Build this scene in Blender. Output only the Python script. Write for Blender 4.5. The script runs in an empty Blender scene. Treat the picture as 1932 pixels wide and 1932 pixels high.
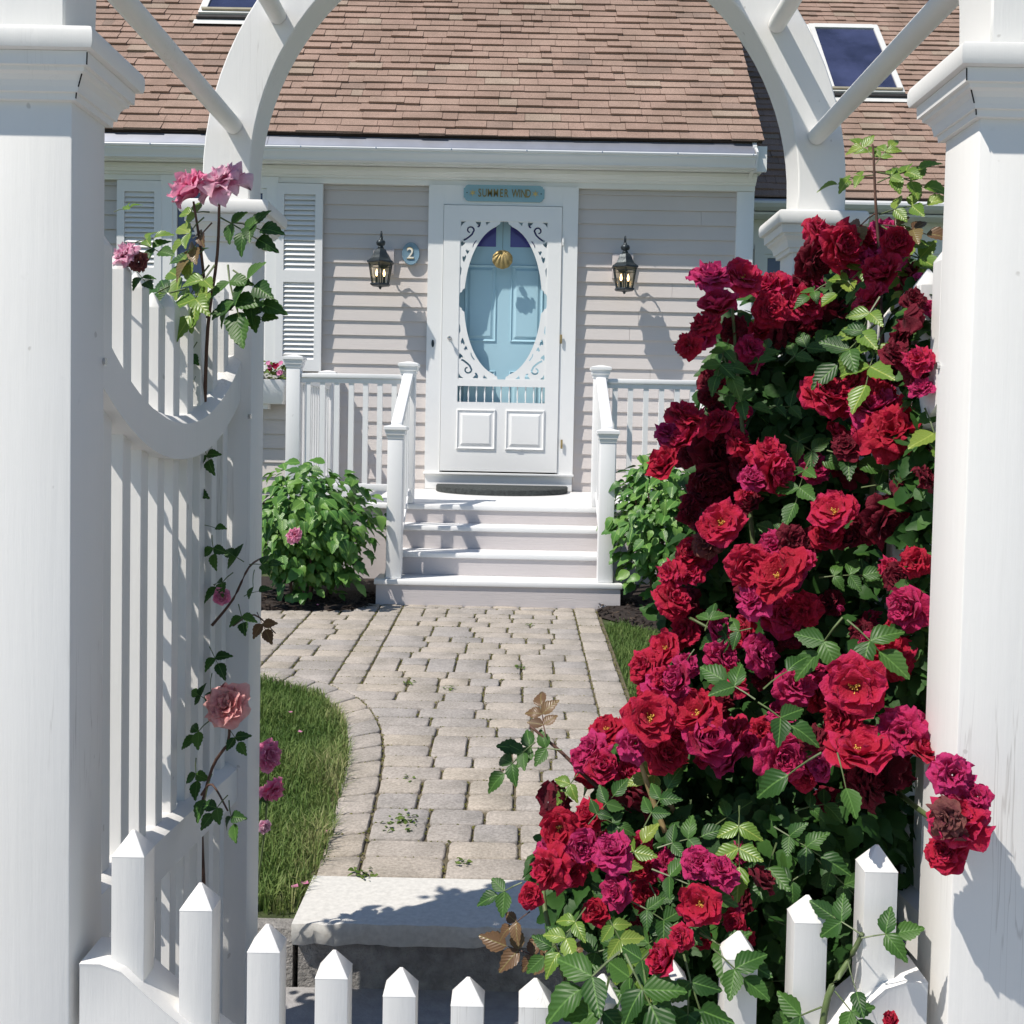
import bpy, bmesh, math, random
import numpy as np
from mathutils import Vector, Matrix, Euler

random.seed(7)
R = math.radians
scene = bpy.context.scene
COL = scene.collection

# ------------------------------------------------------------------ camera
EYE = 1.345                      # eye height above the pavement outside the gate
FPX = 2130.0 / 1932.0            # focal length in picture widths
PITCH, YAW, ROLL = R(2.4), R(0.29), R(1.13)
SHIFT_Y = -0.0321
cam_data = bpy.data.cameras.new('camera')
cam = bpy.data.objects.new('camera', cam_data)
COL.objects.link(cam)
cam_data.sensor_width = 36.0
cam_data.lens = 36.0 * FPX
cam_data.shift_y = SHIFT_Y
cam_data.clip_start = 0.05
cam_data.clip_end = 2000
CAM_R = Matrix.Rotation(YAW, 3, 'Z') @ Matrix.Rotation(math.pi / 2 - PITCH, 3, 'X') @ Matrix.Rotation(ROLL, 3, 'Z')
cam.matrix_world = Matrix.Translation((0, 0, EYE)) @ CAM_R.to_4x4()
scene.camera = cam

# ------------------------------------------------------------------ light
LIGHT = Vector((1.47, 1.0, -2.6)).normalized()      # the way the sunlight travels
world = bpy.data.worlds.new('World')
scene.world = world
world.use_nodes = True
wn = world.node_tree
bg = wn.nodes['Background']
sky = wn.nodes.new('ShaderNodeTexSky')
sky.sky_type = 'NISHITA'
sky.sun_disc = False
sky.sun_elevation = math.asin(-LIGHT.z)
sky.sun_rotation = math.atan2(-LIGHT.x, -LIGHT.y) % (2 * math.pi)
sky.air_density = 1.0
sky.dust_density = 0.0
sky.ozone_density = 3.0
wn.links.new(sky.outputs[0], bg.inputs[0])
bg.inputs[1].default_value = 0.098
sun_data = bpy.data.lights.new('sun', 'SUN')
sun_data.energy = 4.9
sun_data.angle = R(0.5)
sun_data.color = (1.0, 0.94, 0.85)
sun = bpy.data.objects.new('sun', sun_data)
COL.objects.link(sun)
sun.rotation_euler = LIGHT.to_track_quat('-Z', 'Y').to_euler()
sun.location = (-6, -6, 11)
scene.view_settings.view_transform = 'Standard'
scene.view_settings.look = 'None'
scene.view_settings.exposure = 0.1
scene.view_settings.gamma = 1.0
scene.view_settings.use_curve_mapping = False
scene.render.engine = 'CYCLES'
scene.cycles.max_bounces = 8
scene.cycles.transparent_max_bounces = 12


# ------------------------------------------------------------------ places
# a bearing measured on the photograph (in a 1932 pixel wide copy) followed out to a known distance
def bearing(px, py):
    u = (px - 966.0) / 1932.0 / FPX
    v = ((966.0 - py) / 1932.0 + SHIFT_Y) / FPX
    return CAM_R @ Vector((u, v, -1.0))


def at(px, py, Y):
    d = bearing(px, py)
    t = Y / d.y
    return Vector((d.x * t, Y, EYE + d.z * t))


PATH_S = 0.0352                   # the front path rises gently to the house
PATH_0 = EYE - 1.281


def path_z(y):
    return PATH_0 + PATH_S * y


def on_path(px, py):
    d = bearing(px, py)
    t = (PATH_0 - EYE) / (d.z - PATH_S * d.y)
    return Vector((d.x * t, d.y * t, EYE + d.z * t))


# ------------------------------------------------------------------ materials
def nodes_of(m):
    m.use_nodes = True
    return m.node_tree, m.node_tree.nodes, m.node_tree.links


def ramp(nt, stops):
    r = nt.nodes.new('ShaderNodeValToRGB')
    el = r.color_ramp.elements
    while len(el) < len(stops):
        el.new(0.5)
    for e, (p, c) in zip(el, stops):
        e.position = p
        e.color = (*c, 1)
    return r


def noise(nt, scale, detail=4, rough=0.55, mapscale=None, coord='Object'):
    tc = nt.nodes.new('ShaderNodeTexCoord')
    n = nt.nodes.new('ShaderNodeTexNoise')
    n.inputs['Scale'].default_value = scale
    n.inputs['Detail'].default_value = detail
    n.inputs['Roughness'].default_value = rough
    src = tc.outputs[coord]
    if mapscale:
        mp = nt.nodes.new('ShaderNodeMapping')
        mp.inputs['Scale'].default_value = mapscale
        nt.links.new(src, mp.inputs[0])
        src = mp.outputs[0]
    nt.links.new(src, n.inputs['Vector'])
    return n


def bump(nt, height, strength, dist, prev=None):
    b = nt.nodes.new('ShaderNodeBump')
    b.inputs['Strength'].default_value = strength
    b.inputs['Distance'].default_value = dist
    nt.links.new(height, b.inputs['Height'])
    if prev:
        nt.links.new(prev, b.inputs['Normal'])
    return b.outputs[0]


def mixc(nt, fac, a, b, mode='MIX'):
    m = nt.nodes.new('ShaderNodeMix')
    m.data_type = 'RGBA'
    m.blend_type = mode
    for sock, val in ((m.inputs[0], fac), (m.inputs[6], a), (m.inputs[7], b)):
        if hasattr(val, 'is_linked'):
            nt.links.new(val, sock)
        elif isinstance(val, (tuple, list)):
            sock.default_value = (*val, 1)
        else:
            sock.default_value = val
    return m.outputs[2]


def paint(name, col, rough=0.45, grain=(30, 30, 2.2), grain_amt=0.12, dirt=0.10, dirt_col=None, spec=0.35, checks=0.0):
    m = bpy.data.materials.new(name)
    nt, nd, lk = nodes_of(m)
    p = nd['Principled BSDF']
    big = noise(nt, 3.0, 5, 0.6)
    fine = noise(nt, 22, 4, 0.6)
    dc = dirt_col or tuple(c * 0.72 for c in col)
    r = ramp(nt, [(0.42, (0, 0, 0)), (0.75, (1, 1, 1))])
    lk.new(big.outputs[0], r.inputs[0])
    mul = nd.new('ShaderNodeMath')
    mul.operation = 'MULTIPLY'
    mul.inputs[1].default_value = dirt
    lk.new(r.outputs[0], mul.inputs[0])
    c1 = mixc(nt, mul.outputs[0], col, dc)
    r2 = ramp(nt, [(0.70, (0, 0, 0)), (0.80, (1, 1, 1))])
    lk.new(fine.outputs[0], r2.inputs[0])
    mul2 = nd.new('ShaderNodeMath')
    mul2.operation = 'MULTIPLY'
    mul2.inputs[1].default_value = dirt * 0.9
    lk.new(r2.outputs[0], mul2.inputs[0])
    c2 = mixc(nt, mul2.outputs[0], c1, tuple(c * 0.6 for c in dc))
    if checks:
        ck = noise(nt, 5.0, 3, 0.5, (9, 9, 0.35))
        rc = ramp(nt, [(0.490, (0, 0, 0)), (0.4975, (1, 1, 1)), (0.5025, (1, 1, 1)), (0.510, (0, 0, 0))])
        lk.new(ck.outputs[0], rc.inputs[0])
        gate_ = noise(nt, 2.3, 2, 0.5)
        rg_ = ramp(nt, [(0.56, (0, 0, 0)), (0.66, (1, 1, 1))])
        lk.new(gate_.outputs[0], rg_.inputs[0])
        chip = noise(nt, 34, 2, 0.4)
        rch = ramp(nt, [(0.765, (0, 0, 0)), (0.785, (1, 1, 1))])
        lk.new(chip.outputs[0], rch.inputs[0])
        mm = nd.new('ShaderNodeMath')
        mm.operation = 'MULTIPLY'
        lk.new(rc.outputs[0], mm.inputs[0])
        lk.new(rg_.outputs[0], mm.inputs[1])
        m2 = nd.new('ShaderNodeMath')
        m2.operation = 'MAXIMUM'
        lk.new(mm.outputs[0], m2.inputs[0])
        lk.new(rch.outputs[0], m2.inputs[1])
        m3 = nd.new('ShaderNodeMath')
        m3.operation = 'MULTIPLY'
        m3.inputs[1].default_value = checks
        lk.new(m2.outputs[0], m3.inputs[0])
        c2 = mixc(nt, m3.outputs[0], c2, (0.30, 0.27, 0.24))
    lk.new(c2, p.inputs['Base Color'])
    p.inputs['Roughness'].default_value = rough
    p.inputs['Specular IOR Level'].default_value = spec
    g = noise(nt, 6.0, 5, 0.65, grain)
    b1 = bump(nt, g.outputs[0], grain_amt, 0.01)
    w = noise(nt, 40, 3, 0.5)
    b2 = bump(nt, w.outputs[0], grain_amt * 0.5, 0.004, b1)
    lk.new(b2, p.inputs['Normal'])
    return m


def simple(name, col, rough=0.5, metal=0.0, var=0.15, scale=20, bmp=0.0, spec=0.4):
    m = bpy.data.materials.new(name)
    nt, nd, lk = nodes_of(m)
    p = nd['Principled BSDF']
    n = noise(nt, scale, 4, 0.6)
    lo = tuple(c * (1 - var) for c in col)
    hi = tuple(min(1, c * (1 + var)) for c in col)
    r = ramp(nt, [(0.3, lo), (0.7, hi)])
    lk.new(n.outputs[0], r.inputs[0])
    lk.new(r.outputs[0], p.inputs['Base Color'])
    p.inputs['Roughness'].default_value = rough
    p.inputs['Metallic'].default_value = metal
    p.inputs['Specular IOR Level'].default_value = spec
    if bmp:
        n2 = noise(nt, scale * 4, 4, 0.6)
        lk.new(bump(nt, n2.outputs[0], bmp, 0.01), p.inputs['Normal'])
    return m


def tone_mat(name, stops, rough=0.85, speck=60, speck_amt=0.35, bmp=0.35, blotch=5.0):
    """colour picked per piece by the 'tone' attribute, with grain on top"""
    m = bpy.data.materials.new(name)
    nt, nd, lk = nodes_of(m)
    p = nd['Principled BSDF']
    a = nd.new('ShaderNodeAttribute')
    a.attribute_name = 'tone'
    r = ramp(nt, stops)
    lk.new(a.outputs['Fac'], r.inputs[0])
    n = noise(nt, speck, 5, 0.7)
    rr = ramp(nt, [(0.3, (1 - speck_amt,) * 3), (0.72, (1 + speck_amt * 0.4,) * 3)])
    lk.new(n.outputs[0], rr.inputs[0])
    c = mixc(nt, 1.0, r.outputs[0], rr.outputs[0], 'MULTIPLY')
    nb = noise(nt, blotch, 4, 0.6)
    rb = ramp(nt, [(0.35, (0.82, 0.82, 0.80)), (0.65, (1.08, 1.07, 1.06))])
    lk.new(nb.outputs[0], rb.inputs[0])
    c = mixc(nt, 1.0, c, rb.outputs[0], 'MULTIPLY')
    lk.new(c, p.inputs['Base Color'])
    p.inputs['Roughness'].default_value = rough
    p.inputs['Specular IOR Level'].default_value = 0.2
    lk.new(bump(nt, n.outputs[0], bmp, 0.006), p.inputs['Normal'])
    return m


def thin_mat(name, stops, trans=0.3, rough=0.45, spec=0.35, scale=18.0, vein=True, attr=False, trans_tint=(1, 1, 1)):
    """petal or leaf: diffuse + some light through it, tint varies from piece to piece"""
    m = bpy.data.materials.new(name)
    nt, nd, lk = nodes_of(m)
    p = nd['Principled BSDF']
    if attr:
        a = nd.new('ShaderNodeAttribute')
        a.attribute_name = 'tone'
        f = a.outputs['Fac']
    else:
        oi = nd.new('ShaderNodeObjectInfo')
        f = oi.outputs['Random']
    n = noise(nt, scale, 3, 0.6)
    mx = nd.new('ShaderNodeMath')
    mx.operation = 'MULTIPLY_ADD'
    mx.inputs[1].default_value = 0.7
    lk.new(f, mx.inputs[0])
    ms = nd.new('ShaderNodeMath')
    ms.operation = 'MULTIPLY'
    ms.inputs[1].default_value = 0.35
    lk.new(n.outputs[0], ms.inputs[0])
    lk.new(ms.outputs[0], mx.inputs[2])
    r = ramp(nt, stops)
    lk.new(mx.outputs[0], r.inputs[0])
    lk.new(r.outputs[0], p.inputs['Base Color'])
    p.inputs['Roughness'].default_value = rough
    p.inputs['Specular IOR Level'].default_value = spec
    t = nd.new('ShaderNodeBsdfTranslucent')
    tc = mixc(nt, 1.0, r.outputs[0], trans_tint, 'MULTIPLY')
    lk.new(tc, t.inputs[0])
    if vein == 'leaf':
        tcv = nd.new('ShaderNodeTexCoord')
        sx = nd.new('ShaderNodeSeparateXYZ')
        lk.new(tcv.outputs['Object'], sx.inputs[0])
        ab = nd.new('ShaderNodeMath')
        ab.operation = 'ABSOLUTE'
        lk.new(sx.outputs[0], ab.inputs[0])
        w1 = nd.new('ShaderNodeMath')
        w1.operation = 'MULTIPLY_ADD'
        w1.inputs[1].default_value = -1.15
        lk.new(ab.outputs[0], w1.inputs[0])
        lk.new(sx.outputs[1], w1.inputs[2])
        w2 = nd.new('ShaderNodeMath')
        w2.operation = 'MULTIPLY'
        w2.inputs[1].default_value = 44.0
        lk.new(w1.outputs[0], w2.inputs[0])
        w3 = nd.new('ShaderNodeMath')
        w3.operation = 'SINE'
        lk.new(w2.outputs[0], w3.inputs[0])
        lk.new(bump(nt, w3.outputs[0], 0.20, 0.0016), p.inputs['Normal'])
        rm = ramp(nt, [(0.0, (1, 1, 1)), (0.014, (1, 1, 1)), (0.024, (0, 0, 0))])
        lk.new(ab.outputs[0], rm.inputs[0])
        mid_ = mixc(nt, rm.outputs[0], r.outputs[0], tuple(min(1, c * 1.25 + .01) for c in stops[-1][1]))
        lk.new(mid_, p.inputs['Base Color'])
    elif vein:
        nb = noise(nt, scale * 3, 3, 0.5)
        b = bump(nt, nb.outputs[0], 0.25, 0.003)
        lk.new(b, p.inputs['Normal'])
    mix = nd.new('ShaderNodeMixShader')
    mix.inputs[0].default_value = trans
    lk.new(p.outputs[0], mix.inputs[1])
    lk.new(t.outputs[0], mix.inputs[2])
    lk.new(mix.outputs[0], nd['Material Output'].inputs[0])
    return m


def glass_mat(name, tint, clear=0.8, rough=0.02):
    m = bpy.data.materials.new(name)
    nt, nd, lk = nodes_of(m)
    nd.remove(nd['Principled BSDF'])
    t = nd.new('ShaderNodeBsdfTransparent')
    t.inputs[0].default_value = (*tint, 1)
    g = nd.new('ShaderNodeBsdfGlossy')
    g.inputs['Roughness'].default_value = rough
    f = nd.new('ShaderNodeFresnel')
    f.inputs[0].default_value = 1.45
    mix = nd.new('ShaderNodeMixShader')
    lk.new(f.outputs[0], mix.inputs[0])
    lk.new(t.outputs[0], mix.inputs[1])
    lk.new(g.outputs[0], mix.inputs[2])
    lk.new(mix.outputs[0], nd['Material Output'].inputs[0])
    return m


WHITE = (0.80, 0.79, 0.77)
M = {}
M['arbor'] = paint('arbor_white_paint', WHITE, 0.5, (11, 11, 0.6), 0.075, 0.17, (0.64, 0.62, 0.56), checks=0.38)
M['gate'] = paint('gate_white_paint', (0.81, 0.80, 0.78), 0.5, (22, 22, 1.5), 0.08, 0.12, (0.6, 0.6, 0.56), checks=0.25)
M['trim'] = paint('house_white_trim', (0.80, 0.80, 0.79), 0.45, (12, 12, 12), 0.03, 0.05)
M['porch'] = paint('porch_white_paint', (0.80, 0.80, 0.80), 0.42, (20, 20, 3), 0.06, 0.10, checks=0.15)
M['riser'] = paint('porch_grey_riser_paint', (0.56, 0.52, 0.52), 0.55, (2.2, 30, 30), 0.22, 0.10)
M['siding'] = paint('greige_clapboard_paint', (0.590, 0.545, 0.522), 0.6, (1.2, 30, 30), 0.14, 0.14)
M['block'] = paint('greige_mount_block', (0.54, 0.49, 0.48), 0.6)
M['gutter'] = paint('gutter_white_aluminium', (0.74, 0.75, 0.77), 0.3, (1, 20, 20), 0.02, 0.05)
M['flash'] = simple('bare_aluminium_guard', (0.42, 0.44, 0.50), 0.42, 0.75, 0.08, 6)
M['shutter'] = paint('shutter_white_paint', (0.76, 0.76, 0.76), 0.5, (20, 20, 6), 0.04, 0.05)
M['bluedoor'] = paint('light_blue_door_paint', (0.40, 0.60, 0.69), 0.4, (14, 14, 3), 0.04, 0.05)
M['shingle'] = tone_mat('brown_asphalt_shingle',
                        [(0.0, (0.335, 0.248, 0.208)), (0.25, (0.405, 0.278, 0.228)), (0.65, (0.425, 0.300, 0.245)),
                         (1.0, (0.455, 0.352, 0.285))], 0.94, 150, 0.6, 0.5, 2.5)
M['roofbase'] = simple('roof_underlay', (0.05, 0.035, 0.03), 0.9, 0, 0.2, 20)
M['paver'] = tone_mat('tumbled_concrete_paver',
                      [(0.0, (0.405, 0.378, 0.362)), (0.35, (0.450, 0.407, 0.370)), (0.7, (0.475, 0.426, 0.378)),
                       (1.0, (0.490, 0.432, 0.368))], 0.92, 110, 0.42, 0.6, 7)
M['joint'] = simple('sandy_soil_joint', (0.13, 0.11, 0.07), 0.95, 0, 0.5, 30, 0.5)
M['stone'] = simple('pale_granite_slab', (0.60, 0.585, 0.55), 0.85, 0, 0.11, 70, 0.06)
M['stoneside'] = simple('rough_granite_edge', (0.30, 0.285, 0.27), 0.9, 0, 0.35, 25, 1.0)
M['pavement'] = simple('concrete_pavement', (0.34, 0.33, 0.33), 0.9, 0, 0.15, 30, 0.3)
M['earth'] = simple('garden_soil', (0.06, 0.05, 0.03), 0.95, 0, 0.4, 15, 0.6)
M['turf'] = simple('turf_underlayer', (0.055, 0.075, 0.026), 0.95, 0, 0.5, 12, 0.6)
M['field'] = simple('far_lawn', (0.07, 0.105, 0.035), 0.95, 0, 0.35, 3, 0.3)
M['mulch'] = simple('dark_bark_mulch', (0.030, 0.022, 0.019), 0.95, 0, 0.5, 40, 0.8)
M['chip'] = tone_mat('bark_chip', [(0, (0.015, 0.011, 0.010)), (0.7, (0.05, 0.035, 0.028)), (1, (0.13, 0.095, 0.07))], 0.9, 80, 0.4, 0.5)
M['mat'] = simple('dark_rubber_mat', (0.045, 0.052, 0.052), 0.8, 0, 0.5, 40, 1.0)
M['iron'] = simple('black_lantern_metal', (0.035, 0.045, 0.052), 0.38, 0.4, 0.3, 20, 0.15)
M['brass'] = simple('aged_brass', (0.36, 0.27, 0.12), 0.5, 0.7, 0.35, 30, 0.2)
M['chrome'] = simple('satin_nickel', (0.55, 0.55, 0.55), 0.25, 1.0, 0.1, 20)
M['gold'] = simple('gold_leaf_paint', (0.60, 0.45, 0.16), 0.45, 0.2, 0.15, 30)
M['letter'] = simple('dark_gilt_letter', (0.24, 0.19, 0.06), 0.5, 0.1, 0.15, 30)
M['sign'] = paint('pale_blue_sign_paint', (0.25, 0.42, 0.48), 0.5)
M['plaque'] = paint('blue_plaque_paint', (0.18, 0.29, 0.37), 0.4)
M['white_num'] = simple('cream_numeral', (0.80, 0.76, 0.66), 0.5)
M['black'] = simple('dark_cavity', (0.02, 0.02, 0.022), 0.9)
M['darkglass'] = simple('window_glass_painted_sky', (0.036, 0.042, 0.090), 0.07, 0, 0.65, 1.6, 0.03, 0.9)  # reflected sky is painted into the base colour as blue blotches
M['purpleglass'] = simple('dark_door_glass', (0.075, 0.07, 0.27), 0.1, 0, 0.2, 3, 0, 0.5)
M['pane'] = glass_mat('clear_pane', (0.93, 0.95, 0.95))
M['lampglass'] = glass_mat('lantern_glass', (0.95, 0.92, 0.84))
M['screen'] = glass_mat('storm_pane', (0.90, 0.92, 0.93))
M['skyframe'] = simple('skylight_white_frame', (0.70, 0.70, 0.68), 0.4, 0, 0.05, 10)
M['skycover'] = simple('skylight_tan_cover', (0.42, 0.38, 0.28), 0.4, 0.3, 0.1, 10)
M['dark_flash'] = simple('dark_lead_flashing', (0.035, 0.033, 0.035), 0.6, 0.2, 0.2, 20)
M['candle'] = simple('ivory_candle_sleeve', (0.55, 0.50, 0.36), 0.5)
mf = bpy.data.materials.new('lit_lamp_filament')
nt, nd, lk = nodes_of(mf)
nd['Principled BSDF'].inputs['Base Color'].default_value = (1, 0.8, 0.45, 1)
nd['Principled BSDF'].inputs['Emission Color'].default_value = (1.0, 0.66, 0.28, 1)
nd['Principled BSDF'].inputs['Emission Strength'].default_value = 9.0
M['flame'] = mf
# plants
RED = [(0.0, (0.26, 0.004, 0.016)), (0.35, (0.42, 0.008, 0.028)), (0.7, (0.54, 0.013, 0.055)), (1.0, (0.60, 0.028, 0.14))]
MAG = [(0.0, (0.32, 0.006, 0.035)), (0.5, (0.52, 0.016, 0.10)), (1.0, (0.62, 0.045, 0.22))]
SHD = [(0.0, (0.09, 0.004, 0.012)), (0.6, (0.17, 0.006, 0.022)), (1.0, (0.24, 0.012, 0.035))]  # darker copy of the red petals: shade put into the colour
PNK = [(0.0, (0.78, 0.07, 0.24)), (0.5, (0.85, 0.18, 0.40)), (1.0, (0.90, 0.48, 0.62))]
LIL = [(0.0, (0.72, 0.15, 0.38)), (0.5, (0.84, 0.36, 0.56)), (1.0, (0.90, 0.66, 0.75))]
WLT = [(0.0, (0.07, 0.012, 0.025)), (0.5, (0.16, 0.03, 0.05)), (1.0, (0.26, 0.10, 0.08))]
def petal_mat(name, stops):
    m = bpy.data.materials.new(name)
    nt, nd, lk = nodes_of(m)
    p = nd['Principled BSDF']
    a = nd.new('ShaderNodeAttribute')
    a.attribute_name = 'tone'
    oi = nd.new('ShaderNodeObjectInfo')
    n = noise(nt, 5, 4, 0.6)
    m1 = nd.new('ShaderNodeMath')
    m1.operation = 'MULTIPLY_ADD'
    m1.inputs[1].default_value = 0.58
    lk.new(a.outputs['Fac'], m1.inputs[0])
    m0 = nd.new('ShaderNodeMath')
    m0.operation = 'MULTIPLY_ADD'
    m0.inputs[1].default_value = 0.30
    lk.new(oi.outputs['Random'], m0.inputs[0])
    m00 = nd.new('ShaderNodeMath')
    m00.operation = 'MULTIPLY'
    m00.inputs[1].default_value = 0.28
    lk.new(n.outputs[0], m00.inputs[0])
    lk.new(m00.outputs[0], m0.inputs[2])
    lk.new(m0.outputs[0], m1.inputs[2])
    r = ramp(nt, stops)
    lk.new(m1.outputs[0], r.inputs[0])
    lk.new(r.outputs[0], p.inputs['Base Color'])
    p.inputs['Roughness'].default_value = 0.55
    p.inputs['Specular IOR Level'].default_value = 0.22
    p.inputs['Sheen Weight'].default_value = 0.08
    nb = noise(nt, 14, 3, 0.6)
    lk.new(bump(nt, nb.outputs[0], 0.35, 0.05), p.inputs['Normal'])
    t = nd.new('ShaderNodeBsdfTranslucent')
    lk.new(r.outputs[0], t.inputs[0])
    mix = nd.new('ShaderNodeMixShader')
    mix.inputs[0].default_value = 0.36
    lk.new(p.outputs[0], mix.inputs[1])
    lk.new(t.outputs[0], mix.inputs[2])
    lk.new(mix.outputs[0], nd['Material Output'].inputs[0])
    return m


COR = [(0.0, (0.78, 0.13, 0.18)), (0.5, (0.84, 0.27, 0.30)), (1.0, (0.90, 0.56, 0.52))]
for k, st in (('coral', COR), ('red', RED), ('magenta', MAG), ('shaded_red', SHD), ('pink', PNK), ('lilac', LIL), ('wilt', WLT)):
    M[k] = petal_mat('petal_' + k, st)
M['stamen'] = simple('yellow_stamen', (0.78, 0.50, 0.10), 0.7, 0, 0.3, 200)
LEAF = [(0.0, (0.016, 0.050, 0.012)), (0.5, (0.034, 0.095, 0.020)), (1.0, (0.075, 0.165, 0.032))]
LEAFY = [(0.0, (0.125, 0.235, 0.034)), (0.6, (0.165, 0.285, 0.045)), (1.0, (0.29, 0.36, 0.07))]
LEAFB = [(0.0, (0.11, 0.06, 0.035)), (0.6, (0.19, 0.11, 0.055)), (1.0, (0.20, 0.16, 0.06))]
HYD = [(0.0, (0.030, 0.095, 0.020)), (0.45, (0.085, 0.215, 0.042)), (1.0, (0.200, 0.350, 0.075))]
M['leaf'] = thin_mat('rose_leaf', LEAF, 0.22, 0.42, 0.28, 40, vein='leaf', trans_tint=(1.3, 1.2, 0.6))
M['leaf_s'] = thin_mat('rose_leaf_mass', LEAF, 0.15, 0.5, 0.2, 40, attr=True, trans_tint=(1.3, 1.2, 0.6))
M['young'] = thin_mat('young_rose_leaf', LEAFY, 0.35, 0.35, 0.4, 40, vein='leaf')
M['bronze'] = thin_mat('bronze_rose_leaf', LEAFB, 0.3, 0.35, 0.4, 40, vein='leaf')
M['hyd'] = thin_mat('hydrangea_leaf', HYD, 0.25, 0.38, 0.4, 30, vein='leaf', trans_tint=(1.2, 1.2, 0.7))
M['hyd_s'] = thin_mat('hydrangea_leaf_mass', HYD, 0.25, 0.4, 0.4, 30, attr=True, trans_tint=(1.2, 1.2, 0.7))
GRS = [(0.0, (0.055, 0.120, 0.026)), (0.4, (0.125, 0.205, 0.050)), (0.75, (0.21, 0.27, 0.085)), (1.0, (0.44, 0.40, 0.21))]
M['grass'] = thin_mat('grass_blade', GRS, 0.3, 0.55, 0.25, 4, vein=False, attr=True)
M['weed'] = thin_mat('weed_leaf', [(0, (0.06, 0.12, 0.02)), (1, (0.16, 0.22, 0.05))], 0.25, 0.6, 0.2, 30, attr=True)
M['moss'] = thin_mat('joint_moss', [(0, (0.06, 0.07, 0.015)), (0.6, (0.13, 0.13, 0.035)), (1, (0.22, 0.20, 0.07))], 0.1, 0.9, 0.1, 60, vein=False, attr=True)
M['stem'] = simple('green_rose_stem', (0.10, 0.14, 0.05), 0.5, 0, 0.3, 30)
M['cane'] = simple('tan_rose_cane', (0.30, 0.22, 0.10), 0.6, 0, 0.3, 30)
M['brownstem'] = simple('reddish_brown_stem', (0.10, 0.05, 0.035), 0.6, 0, 0.3, 30)


# ------------------------------------------------------------------ mesh helpers
class MB:
    def __init__(s):
        s.v, s.f, s.t = [], [], []

    def add(s, verts, faces, tone=0.5):
        o = len(s.v)
        s.v.extend([tuple(p) for p in verts])
        s.f.extend([tuple(i + o for i in f) for f in faces])
        s.t.extend([tone] * len(verts))
        return s

    def box(s, x0, x1, y0, y1, z0, z1, tone=0.5):
        if x0 > x1: x0, x1 = x1, x0
        if y0 > y1: y0, y1 = y1, y0
        if z0 > z1: z0, z1 = z1, z0
        v = [(x0, y0, z0), (x1, y0, z0), (x1, y1, z0), (x0, y1, z0), (x0, y0, z1), (x1, y0, z1), (x1, y1, z1), (x0, y1, z1)]
        return s.add(v, BOXF, tone)

    def prism(s, loop0, loop1, tone=0.5, smooth=False):
        n = len(loop0)
        f = [(i, (i + 1) % n, n + (i + 1) % n, n + i) for i in range(n)]
        f.append(tuple(reversed(range(n))))
        f.append(tuple(range(n, 2 * n)))
        return s.add(list(loop0) + list(loop1), f, tone)

    def rings(s, rings, cap=True, tone=0.5):
        n = len(rings[0])
        v = [p for r in rings for p in r]
        f = []
        for k in range(len(rings) - 1):
            for i in range(n):
                j = (i + 1) % n
                f.append((k * n + i, k * n + j, (k + 1) * n + j, (k + 1) * n + i))
        if cap:
            f.append(tuple(reversed(range(n))))
            f.append(tuple(range((len(rings) - 1) * n, len(rings) * n)))
        return s.add(v, f, tone)

    def lathe(s, prof, c, n=16, rot=0.0, sq=False):
        rs = []
        for r, z in prof:
            r = max(r, 1e-4)
            rs.append([(c[0] + r * math.cos(rot + 2 * math.pi * i / n), c[1] + r * math.sin(rot + 2 * math.pi * i / n), c[2] + z) for i in range(n)])
        return s.rings(rs)

    def tube(s, pts, r, n=6, r1=None, tone=0.5):
        pts = [Vector(p) for p in pts]
        rs = []
        k = len(pts)
        for i, p in enumerate(pts):
            d = (pts[min(i + 1, k - 1)] - pts[max(i - 1, 0)]).normalized()
            a = Vector((0, 0, 1)) if abs(d.z) < 0.9 else Vector((1, 0, 0))
            u = d.cross(a).normalized()
            w = d.cross(u).normalized()
            rr = r if r1 is None else r + (r1 - r) * i / max(1, k - 1)
            rs.append([p + u * rr * math.cos(2 * math.pi * j / n) + w * rr * math.sin(2 * math.pi * j / n) for j in range(n)])
        return s.rings(rs, True, tone)

    def build(s, name, mat, parent=None, smooth=False, tone=False, bev=0.0, seg=2, norm=True):
        me = bpy.data.meshes.new(name)
        me.from_pydata(s.v, [], s.f)
        if norm or bev:
            bm = bmesh.new()
            bm.from_mesh(me)
            if norm:
                bmesh.ops.recalc_face_normals(bm, faces=bm.faces)
            if bev:
                eds = [e for e in bm.edges if len(e.link_faces) == 2 and e.calc_face_angle(0) > 0.5]
                bmesh.ops.bevel(bm, geom=eds, offset=bev, segments=seg, profile=0.5, affect='EDGES', clamp_overlap=True)
            bm.to_mesh(me)
            bm.free()
        if tone and not bev:
            at_ = me.attributes.new('tone', 'FLOAT', 'POINT')
            at_.data.foreach_set('value', np.array(s.t, dtype=np.float32))
        elif tone:
            at_ = me.attributes.new('tone', 'FLOAT', 'POINT')
            at_.data.foreach_set('value', np.full(len(me.vertices), s.t[0], dtype=np.float32))
        me.materials.append(mat)
        if smooth:
            me.polygons.foreach_set('use_smooth', [True] * len(me.polygons))
        if bev or smooth == 'auto':
            me.polygons.foreach_set('use_smooth', [True] * len(me.polygons))
            me.set_sharp_from_angle(angle=R(40))
        return link(name, me, parent)


BOXF = [(0, 3, 2, 1), (4, 5, 6, 7), (0, 1, 5, 4), (1, 2, 6, 5), (2, 3, 7, 6), (3, 0, 4, 7)]


def link(name, data, parent=None):
    o = bpy.data.objects.new(name, data)
    COL.objects.link(o)
    if parent is not None:
        o.parent = parent
        o.matrix_parent_inverse = world_of(parent).inverted()
    return o


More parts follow.
